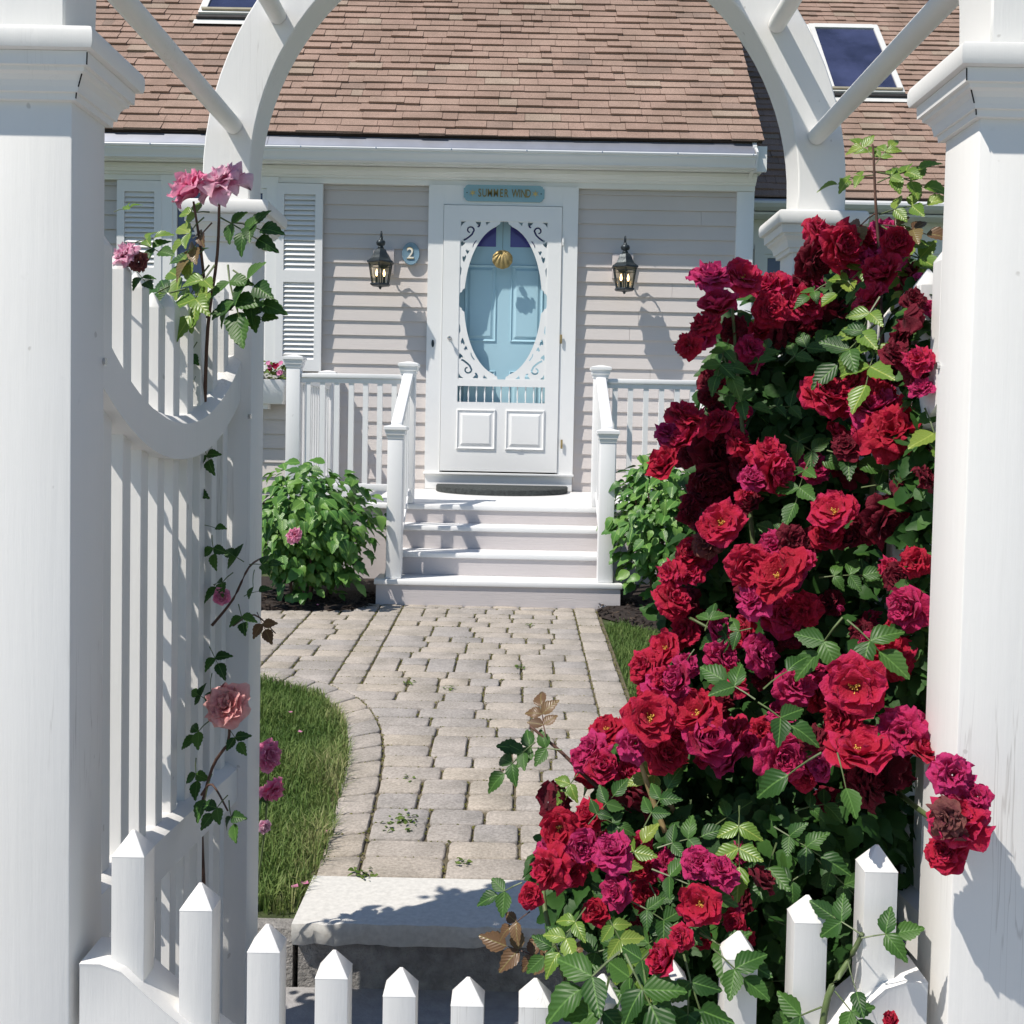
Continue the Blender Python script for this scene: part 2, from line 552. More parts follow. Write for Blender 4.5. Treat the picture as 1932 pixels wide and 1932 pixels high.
def world_of(o):
    m = o.matrix_basis.copy()
    while o.parent is not None:
        m = o.parent.matrix_basis @ o.matrix_parent_inverse @ m if False else m
        m = o.matrix_parent_inverse @ m
        o = o.parent
        m = o.matrix_basis @ m
    return m


def tag(o, label=None, cat=None, group=None, kind=None):
    if label: o['label'] = label
    if cat: o['category'] = cat
    if group: o['group'] = group
    if kind: o['kind'] = kind
    return o


def thing(name, loc, label, cat, group=None):
    o = bpy.data.objects.new(name, None)
    COL.objects.link(o)
    o.location = loc
    o.empty_display_size = 0.1
    return tag(o, label, cat, group)


def boxo(name, parent, mat, x0, x1, y0, y1, z0, z1, bev=0.0, tone=None):
    return MB().box(x0, x1, y0, y1, z0, z1, 0.5 if tone is None else tone).build(name, mat, parent, bev=bev, tone=tone is not None)


def plate(name, parent, mat, outline, holes, thick, to_world, bevel=0.0):
    """flat shape with holes, given real thickness; outline in local (x, y)"""
    cu = bpy.data.curves.new(name, 'CURVE')
    cu.dimensions = '2D'
    cu.fill_mode = 'BOTH'
    cu.extrude = thick / 2
    cu.bevel_depth = bevel
    for lp in [outline] + holes:
        sp = cu.splines.new('POLY')
        sp.points.add(len(lp) - 1)
        for p, (x, y) in zip(sp.points, lp):
            p.co = (x, y, 0, 1)
        sp.use_cyclic_u = True
    return from_curve(name, cu, parent, mat, to_world)


def from_curve(name, cu, parent, mat, to_world):
    tmp = bpy.data.objects.new('tmp', cu)
    COL.objects.link(tmp)
    dg = bpy.context.evaluated_depsgraph_get()
    dg.update()
    me = bpy.data.meshes.new_from_object(tmp.evaluated_get(dg))
    bpy.data.objects.remove(tmp)
    bpy.data.curves.remove(cu)
    me.name = name
    me.transform(to_world)
    me.materials.clear()
    me.materials.append(mat)
    return link(name, me, parent)


def letter(ch, size, parent, mat, to_world, thick=0.003):
    cu = bpy.data.curves.new('letter', 'FONT')
    cu.body = ch
    cu.size = size
    cu.align_x = 'CENTER'
    cu.align_y = 'CENTER'
    cu.extrude = thick
    cu.offset = 0.0008
    return from_curve('letter', cu, parent, mat, to_world)


def face_xz(x, y, z):
    """local (x, y) plate -> a plate standing in the wall plane, its face to -Y"""
    return Matrix.Translation((x, y, z)) @ Matrix.Rotation(math.pi / 2, 4, 'X')


# ------------------------------------------------------------------ ground
def sheet(name, pts, mat, label, cat, kind='structure', sub=None):
    b = MB()
    b.add(pts, [tuple(range(len(pts)))])
    return tag(b.build(name, mat), label, cat, kind=kind)


sheet('ground', [(-300, -300, -0.06), (300, -300, -0.06), (300, 300, -0.06), (-300, 300, -0.06)], M['field'],
      'wide green ground around the house', 'ground')
pv = MB().box(-6, 6, -3.5, 2.66, -0.20, 0.0)
tag(pv.build('pavement', M['pavement']), 'grey concrete pavement in front of the gate', 'pavement', kind='structure')
GZ = -0.022
SLAB_Y0, SLAB_Y1, SLAB_X = 2.63, 2.915, 0.515
ter = MB()
ys = np.linspace(2.70, 16.0, 30)
xs = np.linspace(-9, 9, 37)
vv = [(x, y, (path_z(min(y, 9.0)) + GZ + (0.03 * math.sin(x * 2.1 + y) - 0.03 if abs(x) > 1.6 else 0))) for y in ys for x in xs]
ff = [(j * 37 + i, j * 37 + i + 1, (j + 1) * 37 + i + 1, (j + 1) * 37 + i) for j in range(29) for i in range(36)]
ter.add(vv, ff)
tag(ter.build('front_garden', M['turf'], smooth=True), 'sloping garden ground under the lawn', 'ground', kind='structure')
edge = MB()
for (a, b_) in ((-9, -SLAB_X - 0.004), (SLAB_X + 0.004, 9)):
    edge.box(a, b_, 2.664, 2.72, -0.1, path_z(2.7) - 0.018)
tag(edge.build('garden_kerb', M['stoneside']), 'low rough stone kerb holding the garden edge', 'kerb', kind='structure')

# stone slab at the garden entrance, rough split edge below a pale top
st = thing('stone_step', (0, SLAB_Y0, 0), 'pale granite slab step lying behind the white gate at path end', 'stone step')
zt = path_z(SLAB_Y1) + 0.004
rng = random.Random(3)
b = MB()
nx = 40
top0 = [(-SLAB_X + 2 * SLAB_X * i / nx, SLAB_Y0 + rng.uniform(-0.006, 0.006), zt - rng.uniform(0, .002)) for i in range(nx + 1)]
mid0 = [(p[0], p[1] - 0.004 + rng.uniform(-0.008, 0.008), zt - 0.02 - rng.uniform(-.004, .004)) for p in top0]
low0 = [(p[0], p[1] + 0.008 + rng.uniform(-0.008, 0.008), zt - 0.055) for p in top0]
back = [(p[0], SLAB_Y1, zt) for p in top0]
n1 = nx + 1
vv = top0 + mid0 + low0 + back
ff = []
for i in range(nx):
    ff += [(i, i + 1, 3 * n1 + i + 1, 3 * n1 + i), (n1 + i, n1 + i + 1, i + 1, i), (2 * n1 + i, 2 * n1 + i + 1, n1 + i + 1, n1 + i)]
ff += [(0, 3 * n1, 2 * n1, n1), (nx, n1 + nx, 2 * n1 + nx, 3 * n1 + nx)]
b.add(vv, ff)
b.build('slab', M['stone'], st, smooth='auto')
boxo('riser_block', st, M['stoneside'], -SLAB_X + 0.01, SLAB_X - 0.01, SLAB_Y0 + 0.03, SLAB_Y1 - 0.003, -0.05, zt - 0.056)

# ------------------------------------------------------------------ paver path
path = MB()
pb = [(-1.0, 2.92), (1.0, 2.92), (1.0, 6.9), (-3.4, 6.9), (-3.4, 4.6), (-1.0, 4.6)]
path.add([(x, y, path_z(y) - 0.012) for x, y in [(-0.54, 2.918), (0.50, 2.918), (0.50, 6.72), (-3.4, 6.72), (-3.4, 5.0), (-1.1, 5.0), (-0.80, 4.75), (-0.60, 4.15)]], [tuple(range(8))])
path_o = tag(path.build('path', M['joint']), 'front path of tumbled tan and grey pavers with mossy joints', 'path', kind='structure')

INNER = [(2.9, -0.400), (3.12, -0.408), (3.36, -0.417), (3.7, -0.436), (3.98, -0.456), (4.25, -0.50), (4.46, -0.56), (4.62, -0.62), (4.75, -0.70), (4.86, -0.80), (4.97, -0.93), (5.05, -1.10), (5.10, -1.30)]
OUTER = [(2.9, -0.512), (3.06, -0.522), (3.35, -0.540), (3.64, -0.557), (3.9, -0.582), (4.11, -0.609), (4.36, -0.66), (4.55, -0.73), (4.72, -0.824), (4.84, -0.931), (4.95, -1.105), (4.99, -1.30)]


def interp(tab, y):
    return float(np.interp(y, [a for a, _ in tab], [b_ for _, b_ in tab]))


def left_edge(y):
    if y < 5.04:
        return interp(INNER, y)
    return -2.4


pavers = []      # (area weight, loop, tone)
rngp = random.Random(11)


def paver(loop, tone=None):
    pavers.append((loop, rngp.random() if tone is None else tone))


G = 0.0042       # half joint
y = 2.925
XR = 0.347
JX = [-0.665, -0.80, -1.17]
wedge = []
while y < 6.70:
    two = rngp.random() < 0.5
    h = 0.245 + rngp.uniform(-0.012, 0.02)
    if y + h > 6.66:
        h = 6.72 - y
    rows = []
    def lay(x0, x1, xl0, xl1):
        # fill one band [y, y+h] between x0..x1; xl0/xl1 are the cut left ends at y and y+h
        x = x0
        first = True
        if two:
            hh = [h * 0.5 + rngp.uniform(-0.01, 0.01)]
            spans = [(y, y + hh[0]), (y + hh[0], y + h)]
            for (a, c) in spans:
                x = x0 - rngp.uniform(0, 0.05) if False else x0
                cuts = [x0]
                while cuts[-1] < x1 - 0.02:
                    w = rngp.choice([0.135, 0.165, 0.20, 0.225])
                    nxt = cuts[-1] + w
                    if x1 - nxt < 0.09:
                        nxt = x1
                    cuts.append(min(nxt, x1))
                for i in range(len(cuts) - 1):
                    u0, u1 = cuts[i], cuts[i + 1]
                    if i == 0:
                        f0 = (a - y) / h
                        f1 = (c - y) / h
                        p = [(xl0 + (xl1 - xl0) * f0, a), (u1, a), (u1, c), (xl0 + (xl1 - xl0) * f1, c)]
                    else:
                        p = [(u0, a), (u1, a), (u1, c), (u0, c)]
                    paver(p)
        else:
            cuts = [x0]
            while cuts[-1] < x1 - 0.02:
                nxt = cuts[-1] + rngp.choice([0.13, 0.142, 0.15, 0.16])
                if x1 - nxt < 0.08:
                    nxt = x1
                cuts.append(min(nxt, x1))
            for i in range(len(cuts) - 1):
                u0, u1 = cuts[i], cuts[i + 1]
                f = rngp.choice([0.5, 0.36, 0.64, 0.5, 1.0])
                spl = [(0, f), (f, 1)] if f < 1 else [(0, 1)]
                for (fa, fc) in spl:
                    a, c = y + h * fa, y + h * fc
                    if i == 0:
                        p = [(xl0 + (xl1 - xl0) * fa, a), (u1, a), (u1, c), (xl0 + (xl1 - xl0) * fc, c)]
                    else:
                        p = [(u0, a), (u1, a), (u1, c), (u0, c)]
                    paver(p)
    if y < 4.85:
        l0, l1 = left_edge(y), left_edge(min(y + h, 5.03))
        if y + h > 4.97:
            l1 = max(l1, l0 - 0.28)
        lay(max(l0, l1), XR, l0, l1)
    else:
        lay(JX[0], XR, JX[0] - 0.0, JX[0])
        # straight border column and the side path beyond it
        paver([(JX[1], y), (JX[0], y), (JX[0], y + h * .5), (JX[1], y + h * .5)])
        paver([(JX[1], y + h * .5), (JX[0], y + h * .5), (JX[0], y + h), (JX[1], y + h)])
        def y_in(x_):
            return float(np.interp(-x_, [-b_ for _, b_ in INNER], [a for a, _ in INNER]))
        if not wedge:
            wedge.append(1)
            paver([(JX[1], y_in(JX[1])), (JX[0], y_in(JX[0])), (JX[0], y), (JX[1], y)])
        if y > 5.0 and len(wedge) == 1:
            wedge.append(1)
            for (xa_, xb_) in ((JX[1] - .19, JX[1]), (JX[2], JX[1] - .19)):
                if y - y_in(xb_) > .03:
                    paver([(xa_, min(y_in(xa_), y - .012)), (xb_, y_in(xb_)), (xb_, y), (xa_, y)])
        if y > 5.0:
            lay(JX[2], JX[1], JX[2], JX[2])
            if y < 6.45:
                lay(-3.38, JX[2], -3.38, -3.38)
    y += h
# curved border along the lawn
L = 0.0
yb = 2.925
prev = (interp(INNER, yb), yb, interp(OUTER, yb), yb)
def border_pts(n=16):
    ii = [(b_, a) for a, b_ in INNER]
    oo = [(b_, a) for a, b_ in OUTER]
    def resample(pl, n):
        d = [0]
        for p, q in zip(pl, pl[1:]):
            d.append(d[-1] + math.hypot(q[0] - p[0], q[1] - p[1]))
        t = np.linspace(0, d[-1], n)
        return list(zip(np.interp(t, d, [p[0] for p in pl]), np.interp(t, d, [p[1] for p in pl])))
    return resample(ii, n), resample(oo, n)
bi, bo = border_pts(17)
for k in range(16):
    paver([bo[k], bi[k], bi[k + 1], bo[k + 1]])
yb = 2.925
while yb < 6.68:
    s = rngp.choice([0.17, 0.2, 0.21])
    e = min(yb + s, 6.72)
    paver([(XR, yb), (0.482, yb), (0.482, e), (XR, e)])
    yb = e


def shrink(loop, d):
    """move each side of a convex loop inwards"""
    n = len(loop)
    area = sum(loop[i][0] * loop[(i + 1) % n][1] - loop[(i + 1) % n][0] * loop[i][1] for i in range(n))
    sgn = 1 if area > 0 else -1
    out = []
    for i in range(n):
        p0, p1, p2 = Vector(loop[i - 1]), Vector(loop[i]), Vector(loop[(i + 1) % n])
        e1 = (p1 - p0).normalized()
        e2 = (p2 - p1).normalized()
        n1 = Vector((-e1.y, e1.x)) * sgn
        n2 = Vector((-e2.y, e2.x)) * sgn
        k = n1 + n2
        den = max(0.35, 1 + n1.dot(n2))
        out.append(p1 + k * d / den)
    return out


def round_loop(loop, r, rng):
    n = len(loop)
    out = []
    for i in range(n):
        p0, p1, p2 = Vector(loop[i - 1]), Vector(loop[i]), Vector(loop[(i + 1) % n])
        a = (p0 - p1)
        c = (p2 - p1)
        ra = min(r, a.length * 0.35) * rng.uniform(0.6, 1.5)
        rc = min(r, c.length * 0.35) * rng.uniform(0.6, 1.5)
        A = p1 + a.normalized() * ra
        C = p1 + c.normalized() * rc
        out += [A, (A + C) * 0.25 + p1 * 0.5, C]
        m = (C + p2) * 0.5
        out.append(C.lerp(p2, 0.45) + Vector((rng.uniform(-1, 1), rng.uniform(-1, 1))) * 0.0016)
    return out


def paver_mesh(loop, tone, mb, rng):
    loop = shrink(loop, G * rng.uniform(0.55, 1.35))
    lp = round_loop(loop, 0.018, rng)
    cx = sum(p.x for p in lp) / len(lp)
    cy = sum(p.y for p in lp) / len(lp)
    tx, ty, dz = rng.uniform(-.008, .008), rng.uniform(-.008, .008), rng.uniform(-0.0015, 0.0015)

    def ring(f, z):
        return [(cx + (p.x - cx) * f, cy + (p.y - cy) * f, path_z(p.y) + z + dz + (p.x - cx) * tx + (p.y - cy) * ty) for p in lp]
    s = min(0.1, max(0.03, abs(lp[0].x - cx) + abs(lp[0].y - cy)))
    mb.rings([ring(1.0, -0.03), ring(1.0, -0.007), ring(1 - 0.0025 / s, -0.0025), ring(1 - 0.007 / s, 0.0)], True, tone)
    return mb


def poly_area(lp):
    return abs(sum(lp[i][0] * lp[(i + 1) % len(lp)][1] - lp[(i + 1) % len(lp)][0] * lp[i][1] for i in range(len(lp)))) / 2


def seen_size(lp):
    cy = sum(p[1] for p in lp) / len(lp)
    cx = sum(p[0] for p in lp) / len(lp)
    hidden = 1.0 if (cx / cy > -0.235 and cx < 0.5) else 0.0001
    return hidden * poly_area(lp) / cy ** 3


pavers.sort(key=lambda t: -seen_size(t[0]))
rest = MB()
rngv = random.Random(5)
for i, (lp, tn) in enumerate(pavers):
    if i < 296:
        o = paver_mesh(lp, tn, MB(), rngv).build('paver', M['paver'], path_o, smooth='auto', tone=True)
    else:
        paver_mesh(lp, tn, rest, rngv)
if rest.v:
    o = rest.build('paver_rest', M['paver'], path_o, smooth='auto', tone=True)
    o['kind'] = 'stuff'
# moss and crumbs in the joints
rngm = random.Random(21)
ms = MB()
for lp, tn in pavers:
    n = len(lp)
    for i in range(n):
        a, c = Vector(lp[i]), Vector(lp[(i + 1) % n])
        for k in range(int((c - a).length / 0.016)):
            if rngm.random() < 0.55:
                p = a.lerp(c, rngm.random())
                y_ = p.y + rngm.uniform(-.004, .004)
                x_ = p.x + rngm.uniform(-.004, .004)
                if x_ / y_ < -0.26 or rngm.random() > 0.35 + 0.65 * min(1, max(0, (y_ - 3.4) / 2.5)):
                    continue
                z_ = path_z(y_) - 0.006
                s = rngm.uniform(.003, .0075)
                a0 = rngm.uniform(0, 6.28)
                q = [(x_ + s * math.cos(a0 + t), y_ + s * math.sin(a0 + t), z_ + rngm.uniform(0, .004)) for t in (0, 2.1, 4.2)]
                ms.add(q + [(x_, y_, z_ + rngm.uniform(.003, .007))], [(0, 1, 3), (1, 2, 3), (2, 0, 3)], rngm.random())
tag(ms.build('moss', M['moss'], tone=True, norm=False), 'yellow green moss growing in the paver joints', 'moss', kind='stuff')

# ------------------------------------------------------------------ house
HY = 8.93                        # clapboard face of the main wall
DY = 8.87                        # storm door face
FLOOR_W = at(1085, 928, 8.90).z  # porch floor at the wall
EAVE = at(966, 259.5, 8.70)      # edge of the shingles over the gutter
LIP = at(966, 283, 8.63)
GUT_B = at(966, 310, 8.68)
FRZ_B = at(966, 352.5, HY - 0.03)
GROUND_H = path_z(8.9)
house = thing('house', (0, HY, GROUND_H), 'greige clapboard house with white trim and brown shingle roof', 'house')
XL = -7.0                        # far left end of the main block
XMR = at(1421, 420, HY).x        # outer face of its right corner board
# shell of the walls
boxo('foundation', house, M['stoneside'], XL + 0.02, XMR - 0.05, HY + 0.01, HY + 0.021, GROUND_H - 0.3, FLOOR_W - 0.09)
# door casing
CX0, CX1 = at(808.5, 420, 8.885).x, at(1090.5, 420, 8.885).x
DX0, DX1 = at(838, 388, DY).x, at(1061, 392, DY).x
DZ1 = at(949, 388.5, DY).z
DZ0 = at(949, 890, DY).z
CAS_B = FLOOR_W + 0.003
cas_y = 8.88
b = MB()
wb = [(XL, HY + .022), (CX0 + .05, HY + .022), (CX0 + .05, HY + .30), (CX1 - .05, HY + .30), (CX1 - .05, HY + .022), (XMR - .02, HY + .022), (XMR - .02, HY + 6.5), (XL, HY + 6.5)]
b.prism([(x, y_, GROUND_H - .3) for x, y_ in wb], [(x, y_, FRZ_B.z + .25) for x, y_ in wb])
b.build('wall', M['siding'], house)
# clapboards
EXPO = 0.1131
z0 = at(1020, 882.5, HY).z
SHX0, SHX1 = at(522, 500, 8.90).x, at(608.5, 500, 8.90).x
LSX0, LSX1 = at(222, 500, 8.90).x, at(306, 500, 8.90).x
WX0, WX1 = LSX1 + 0.01, SHX0 - 0.01
WZ1 = at(560, 345, 8.90).z
WZ0 = at(560, 706, 8.90).z
rngc = random.Random(2)


def clap(x0, x1, z, hgt, parent=house, yf=HY, name='clapboard'):
    b = MB()
    pr = [(yf + 0.021, z + hgt + 0.012), (yf + 0.0145, z + hgt + 0.012), (yf - 0.0015, z), (yf + 0.021, z)]
    b.prism([(x0, a, c) for a, c in pr], [(x1, a, c) for a, c in pr])
    return b.build(name, M['siding'], parent)


segs = [(XL, CX0 - 0.002), (CX1 + 0.002, at(1389.5, 420, HY).x)]
k = -5
while True:
    z = z0 + k * EXPO
    if z > FRZ_B.z - 0.01:
        break
    h = min(EXPO, FRZ_B.z - z + 0.01 - 0.02)
    if z > GROUND_H - 0.1:
        for (a, c) in segs:
            if a == XL:
                # boards break at the window
                if WZ0 - 0.05 < z < WZ1 + 0.02:
                    clap(XL, WX0 - 0.05, z, h)
                    clap(WX1 + 0.05, c, z, h)
                else:
                    clap(a, -4.0, z, h)
                    clap(-4.0 + 0.003, c, z, h)
            else:
                xj = a + (c - a) * rngc.uniform(.2, .8)
                if rngc.random() < .45:
                    clap(a, xj, z, h)
                    clap(xj + .002, c, z, h)
                else:
                    clap(a, c, z, h)
    k += 1
# corner board, frieze, soffit, bed moulding
CBX0 = at(1389.5, 420, HY - 0.02).x
boxo('corner_board', house, M['trim'], CBX0, XMR, HY - 0.022, HY + 0.12, GROUND_H - 0.1, FRZ_B.z - 0.002, 0.003)
FY = 8.745
boxo('frieze_board', house, M['trim'], XL, XMR + 0.001, HY - 0.034, HY + 0.02, FRZ_B.z, GUT_B.z + 0.02, 0.003)
b = MB()
prof = [(HY - 0.036, FRZ_B.z + 0.040), (HY - 0.05, FRZ_B.z + 0.043), (HY - 0.055, FRZ_B.z + 0.056), (HY - 0.072, FRZ_B.z + 0.062), (HY - 0.085, FRZ_B.z + 0.082), (HY - 0.102, FRZ_B.z + 0.088), (HY - 0.106, GUT_B.z - 0.004), (HY - 0.036, GUT_B.z - 0.004)]
b.prism([(XL, a, c) for a, c in prof], [(XMR + 0.002, a, c) for a, c in prof])
b.build('bed_moulding', M['trim'], house)
boxo('soffit', house, M['trim'], XL, XMR + 0.03, FY + 0.002, HY - 0.002, GUT_B.z, GUT_B.z + 0.018)
boxo('fascia', house, M['trim'], XL, XMR + 0.05, FY - 0.02, FY, GUT_B.z - 0.01, EAVE.z - 0.025)
# gutter: rolled lip, ogee face tucked in below it
b = MB()
LY, LZ = LIP.y, LIP.z
gp = [(LY - 0.004, LZ + 0.004), (LY - 0.008, LZ - 0.004), (LY - 0.004, LZ - 0.016), (LY + 0.010, LZ - 0.019), (LY + 0.012, LZ - 0.035),
      (LY + 0.028, LZ - 0.055), (LY + 0.040, LZ - 0.075), (LY + 0.043, GUT_B.z + 0.006), (FY - 0.021, GUT_B.z), (FY - 0.021, LZ + 0.0), (LY + 0.012, LZ + 0.004)]
GX1 = at(1427, 300, LY).x
b.prism([(XL, a, c) for a, c in gp], [(GX1, a, c) for a, c in gp])
gut = b.build('gutter', M['gutter'], house)
x = -3.4
while x < GX1:
    MB().tube([(x, LY - 0.0115, LZ - 0.005), (x, LY - 0.004, LZ - 0.005)], 0.006, 6).build('rivet', M['chrome'], gut)
    x += 0.57
b = MB()
gp = [(LY + 0.002, LZ + 0.006), (LY + 0.002, LZ + 0.010), (FY - 0.03, EAVE.z - 0.012), (FY - 0.03, EAVE.z - 0.018)]
xs_ = [XL, -1.95, -1.947, GX1 - 0.01]
for i in (0, 2):
    b.prism([(xs_[i], a, c) for a, c in gp], [(xs_[i + 1], a, c) for a, c in gp])
b.build('gutter_guard', M['flash'], house)
# end cap and the boxed return at the right end
b = MB()
ex = GX1 + 0.004
b.prism([(GX1 + .001, a, c) for a, c in [(LY - .002, LZ + .02), (LY + .03, GUT_B.z), (FY, GUT_B.z - .02), (FY, EAVE.z)]],
        [(ex + 0.012, a, c) for a, c in [(LY - .002, LZ + .02), (LY + .03, GUT_B.z), (FY, GUT_B.z - .02), (FY, EAVE.z)]])
b.build('gutter_end', M['gutter'], house)
RX = at(1439, 268, 8.70).x       # rake edge of the main roof
b = MB()
sl = 1.03
rb = [(FY - 0.06, EAVE.z - 0.03), (FY - 0.06, EAVE.z - 0.16), (HY + 0.02, FRZ_B.z + 0.02), (HY + 0.25, FRZ_B.z + 0.25), (HY + 4.5, EAVE.z - 0.16 + 4.8 * sl), (HY + 4.5, EAVE.z - 0.03 + 4.8 * sl)]
b.prism([(RX - 0.075, a, c) for a, c in rb], [(RX - 0.045, a, c) for a, c in rb])
b.build('rake_board', M['trim'], house)


# roofs: a deck with individual shingles laid over it
class Roof:
    def __init__(s, x0, x1, ye, ze, slope, rows):
        s.x0, s.x1, s.ye, s.ze = x0, x1, ye, ze
        n = math.hypot(1, slope)
        s.d = Vector((0, 1 / n, slope / n))       # up the slope
        s.n = Vector((0, -slope / n, 1 / n))      # out of the roof
        s.rows = rows

    def P(s, x, t, lift):
        p = Vector((x, s.ye, s.ze)) + s.d * t + s.n * lift
        return p

    def deck(s, parent):
        b = MB()
        T = s.rows * 0.11 + 0.6
        b.prism([s.P(s.x0, 0.01, -0.02), s.P(s.x1, 0.01, -0.02), s.P(s.x1, T, -0.02), s.P(s.x0, T, -0.02)],
                [s.P(s.x0, 0.01, 0), s.P(s.x1, 0.01, 0), s.P(s.x1, T, 0), s.P(s.x0, T, 0)])
        # far slope beyond the ridge
        q0, q1 = s.P(s.x0, T, 0), s.P(s.x1, T, 0)
        run = T * s.d.y
        b.add([q0, q1, (q1.x, q1.y + run, s.ze), (q0.x, q0.y + run, s.ze)], [(0, 1, 2, 3)])
        return b.build('roof', M['roofbase'], parent)

    def meet(s, px, py, lift=0.0):
        d = bearing(px, py)
        o = Vector((0, 0, EYE))
        p0 = s.P(0, 0, lift)
        t = (p0 - o).dot(s.n) / d.dot(s.n)
        return o + d * t


EX = 0.1085
main_roof = Roof(XL, RX, EAVE.y, EAVE.z, 1.03, 40)
WING_Y = 10.62
wing_eave = at(1600, 374.5, WING_Y)
wing_roof = Roof(XMR + 0.06, 9.0, WING_Y, wing_eave.z, 1.03, 44)
roofs = [main_roof, wing_roof]
sky_l = [main_roof.meet(375, 41), main_roof.meet(520, 41)]
sk_r0 = wing_roof.meet(1553, 186)
sk_r1 = wing_roof.meet(1706, 189)
sk_rt = wing_roof.meet(1655, 60)


def slope_t(rf, p):
    return (Vector(p) - rf.P(p[0], 0, 0)).dot(rf.d)


skylights = [(main_roof, sky_l[0].x, sky_l[0].x + 0.78, slope_t(main_roof, sky_l[0]), 1.15),
             (wing_roof, sk_r1.x - 0.80, sk_r1.x, slope_t(wing_roof, sk_r1), slope_t(wing_roof, sk_rt) - slope_t(wing_roof, sk_r1))]
rngs = random.Random(17)
cells = []
for ri, rf in enumerate(roofs):
    for k in range(rf.rows):
        t0 = k * EX
        x = rf.x0 - rngs.uniform(0, .2)
        drift = rngs.uniform(0, 6)
        while x < rf.x1:
            w = rngs.choice([0.09, 0.12, 0.15, 0.2, 0.24, 0.28, 0.31])
            xa, xb = max(x, rf.x0 - 0.0), min(x + w, rf.x1 + 0.012)
            x += w
            if xb - xa < 0.02:
                continue
            if any(r is rf and xa < sx1 + .02 and xb > sx0 - .02 and t0 + EX > st - .04 and t0 < st + sh + .03 for r, sx0, sx1, st, sh in skylights):
                # trim against the skylight kerb
                done = False
                for r, sx0, sx1, st, sh in skylights:
                    if r is rf:
                        if xa < sx0 - .04:
                            xb = min(xb, sx0 - .02); done = True
                        elif xb > sx1 + .04:
                            xa = max(xa, sx1 + .02); done = True
                if not done:
                    continue
            cells.append((ri, k, xa, xb, t0, rngs.random(), rngs.random() < 0.42, rngs.uniform(-.004, .004), 0.006 * math.sin(xa * 1.3 + drift)))


def shingle(mb, c):
    ri, k, xa, xb, t0, tone, thick, jit, wav = c
    rf = roofs[ri]
    th = (0.019 if thick else 0.0095) * rngs.uniform(.85, 1.15)
    tone = 0.34 + 0.36 * tone
    if rngs.random() < 0.05:
        tone = rngs.uniform(0, .15)
    elif rngs.random() < .08:
        tone = 1.0
    lo = t0 + jit + wav - (0.006 if thick else 0)
    hi = t0 + EX + 0.05
    lift0 = 0.010
    g = 0.0016
    v = []
    for (xx, tt, ll) in ((xa + g, lo, lift0), (xb - g, lo, lift0), (xb - g, hi, 0.001), (xa + g, hi, 0.001)):
        v.append(rf.P(xx, tt, ll))
    for (xx, tt, ll) in ((xa + g, lo, lift0 + th), (xb - g, lo + rngs.uniform(-.0015, .0015), lift0 + th), (xb - g, hi, 0.004), (xa + g, hi, 0.004)):
        v.append(rf.P(xx, tt, ll))
    mb.add(v, BOXF, tone)
    return mb


def cell_seen(c):
    rf = roofs[c[0]]
    p = rf.P((c[2] + c[3]) / 2, c[4], 0)
    d = CAM_R.transposed() @ (p - Vector((0, 0, EYE)))
    u, v = d.x / -d.z * FPX * 1932 + 966, 966 - (d.y / -d.z * FPX - SHIFT_Y) * 1932
    if not (205 < u < 1775 and v > -10):
        return -1
    if c[0] == 1 and u < 1440:
        return -1
    s = (c[3] - c[2]) / p.y ** 2
    if 384 < u < 500 and v > 150 or 1500 < u < 1600:
        s *= 0.3
    return s


cells.sort(key=lambda c: -cell_seen(c))
roof_parts = [main_roof.deck(house), wing_roof.deck(house)]
roof_parts[1].name = 'wing_roof'
restb = [MB(), MB()]
for i, c in enumerate(cells):
    if i < 300:
        shingle(MB(), c).build('shingle', M['shingle'], roof_parts[c[0]], tone=True, norm=False)
    else:
        shingle(restb[c[0]], c)
for j in range(2):
    o = restb[j].build('shingle_rest', M['shingle'], roof_parts[j], tone=True, norm=False)
    o['kind'] = 'stuff'
# skylights
for r, x0, x1, t0, hh in skylights:
    def slab(xa, xb, ta, tb, la, lb):
        b = MB()
        b.prism([r.P(xa, ta, la), r.P(xb, ta, la), r.P(xb, tb, la), r.P(xa, tb, la)],
                [r.P(xa, ta, lb), r.P(xb, ta, lb), r.P(xb, tb, lb), r.P(xa, tb, lb)])
        return b
    fr = slab(x0, x1, t0 + 0.03, t0 + hh, 0.002, 0.075)
    f = fr.build('skylight', M['skyframe'], house, bev=0.004)
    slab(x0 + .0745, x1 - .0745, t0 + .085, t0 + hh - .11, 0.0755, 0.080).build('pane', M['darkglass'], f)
    slab(x0 + .03, x1 - .03, t0 + .052, t0 + .084, 0.0755, 0.094).build('lower_cover', M['skycover'], f)
    slab(x0 + .02, x0 + .074, t0 + .085, t0 + hh - .02, 0.0755, 0.094).build('side_cover', M['skyframe'], f)
    slab(x1 - .074, x1 - .02, t0 + .085, t0 + hh - .02, 0.0755, 0.094).build('side_cover', M['skyframe'], f)
    slab(x0 + .0745, x1 - .0745, t0 + hh - .105, t0 + hh - .02, 0.0755, 0.097).build('head_cover', M['skyframe'], f)
    slab(x0 - .012, x1 + .03, t0 - .012, t0 + .029, 0.002, 0.055).build('sill_flashing', M['dark_flash'], f)
    slab(x0 - .03, x1 + .07, t0 - .085, t0 - .0125, 0.026, 0.029).build('apron_flashing', M['skyframe'], f)

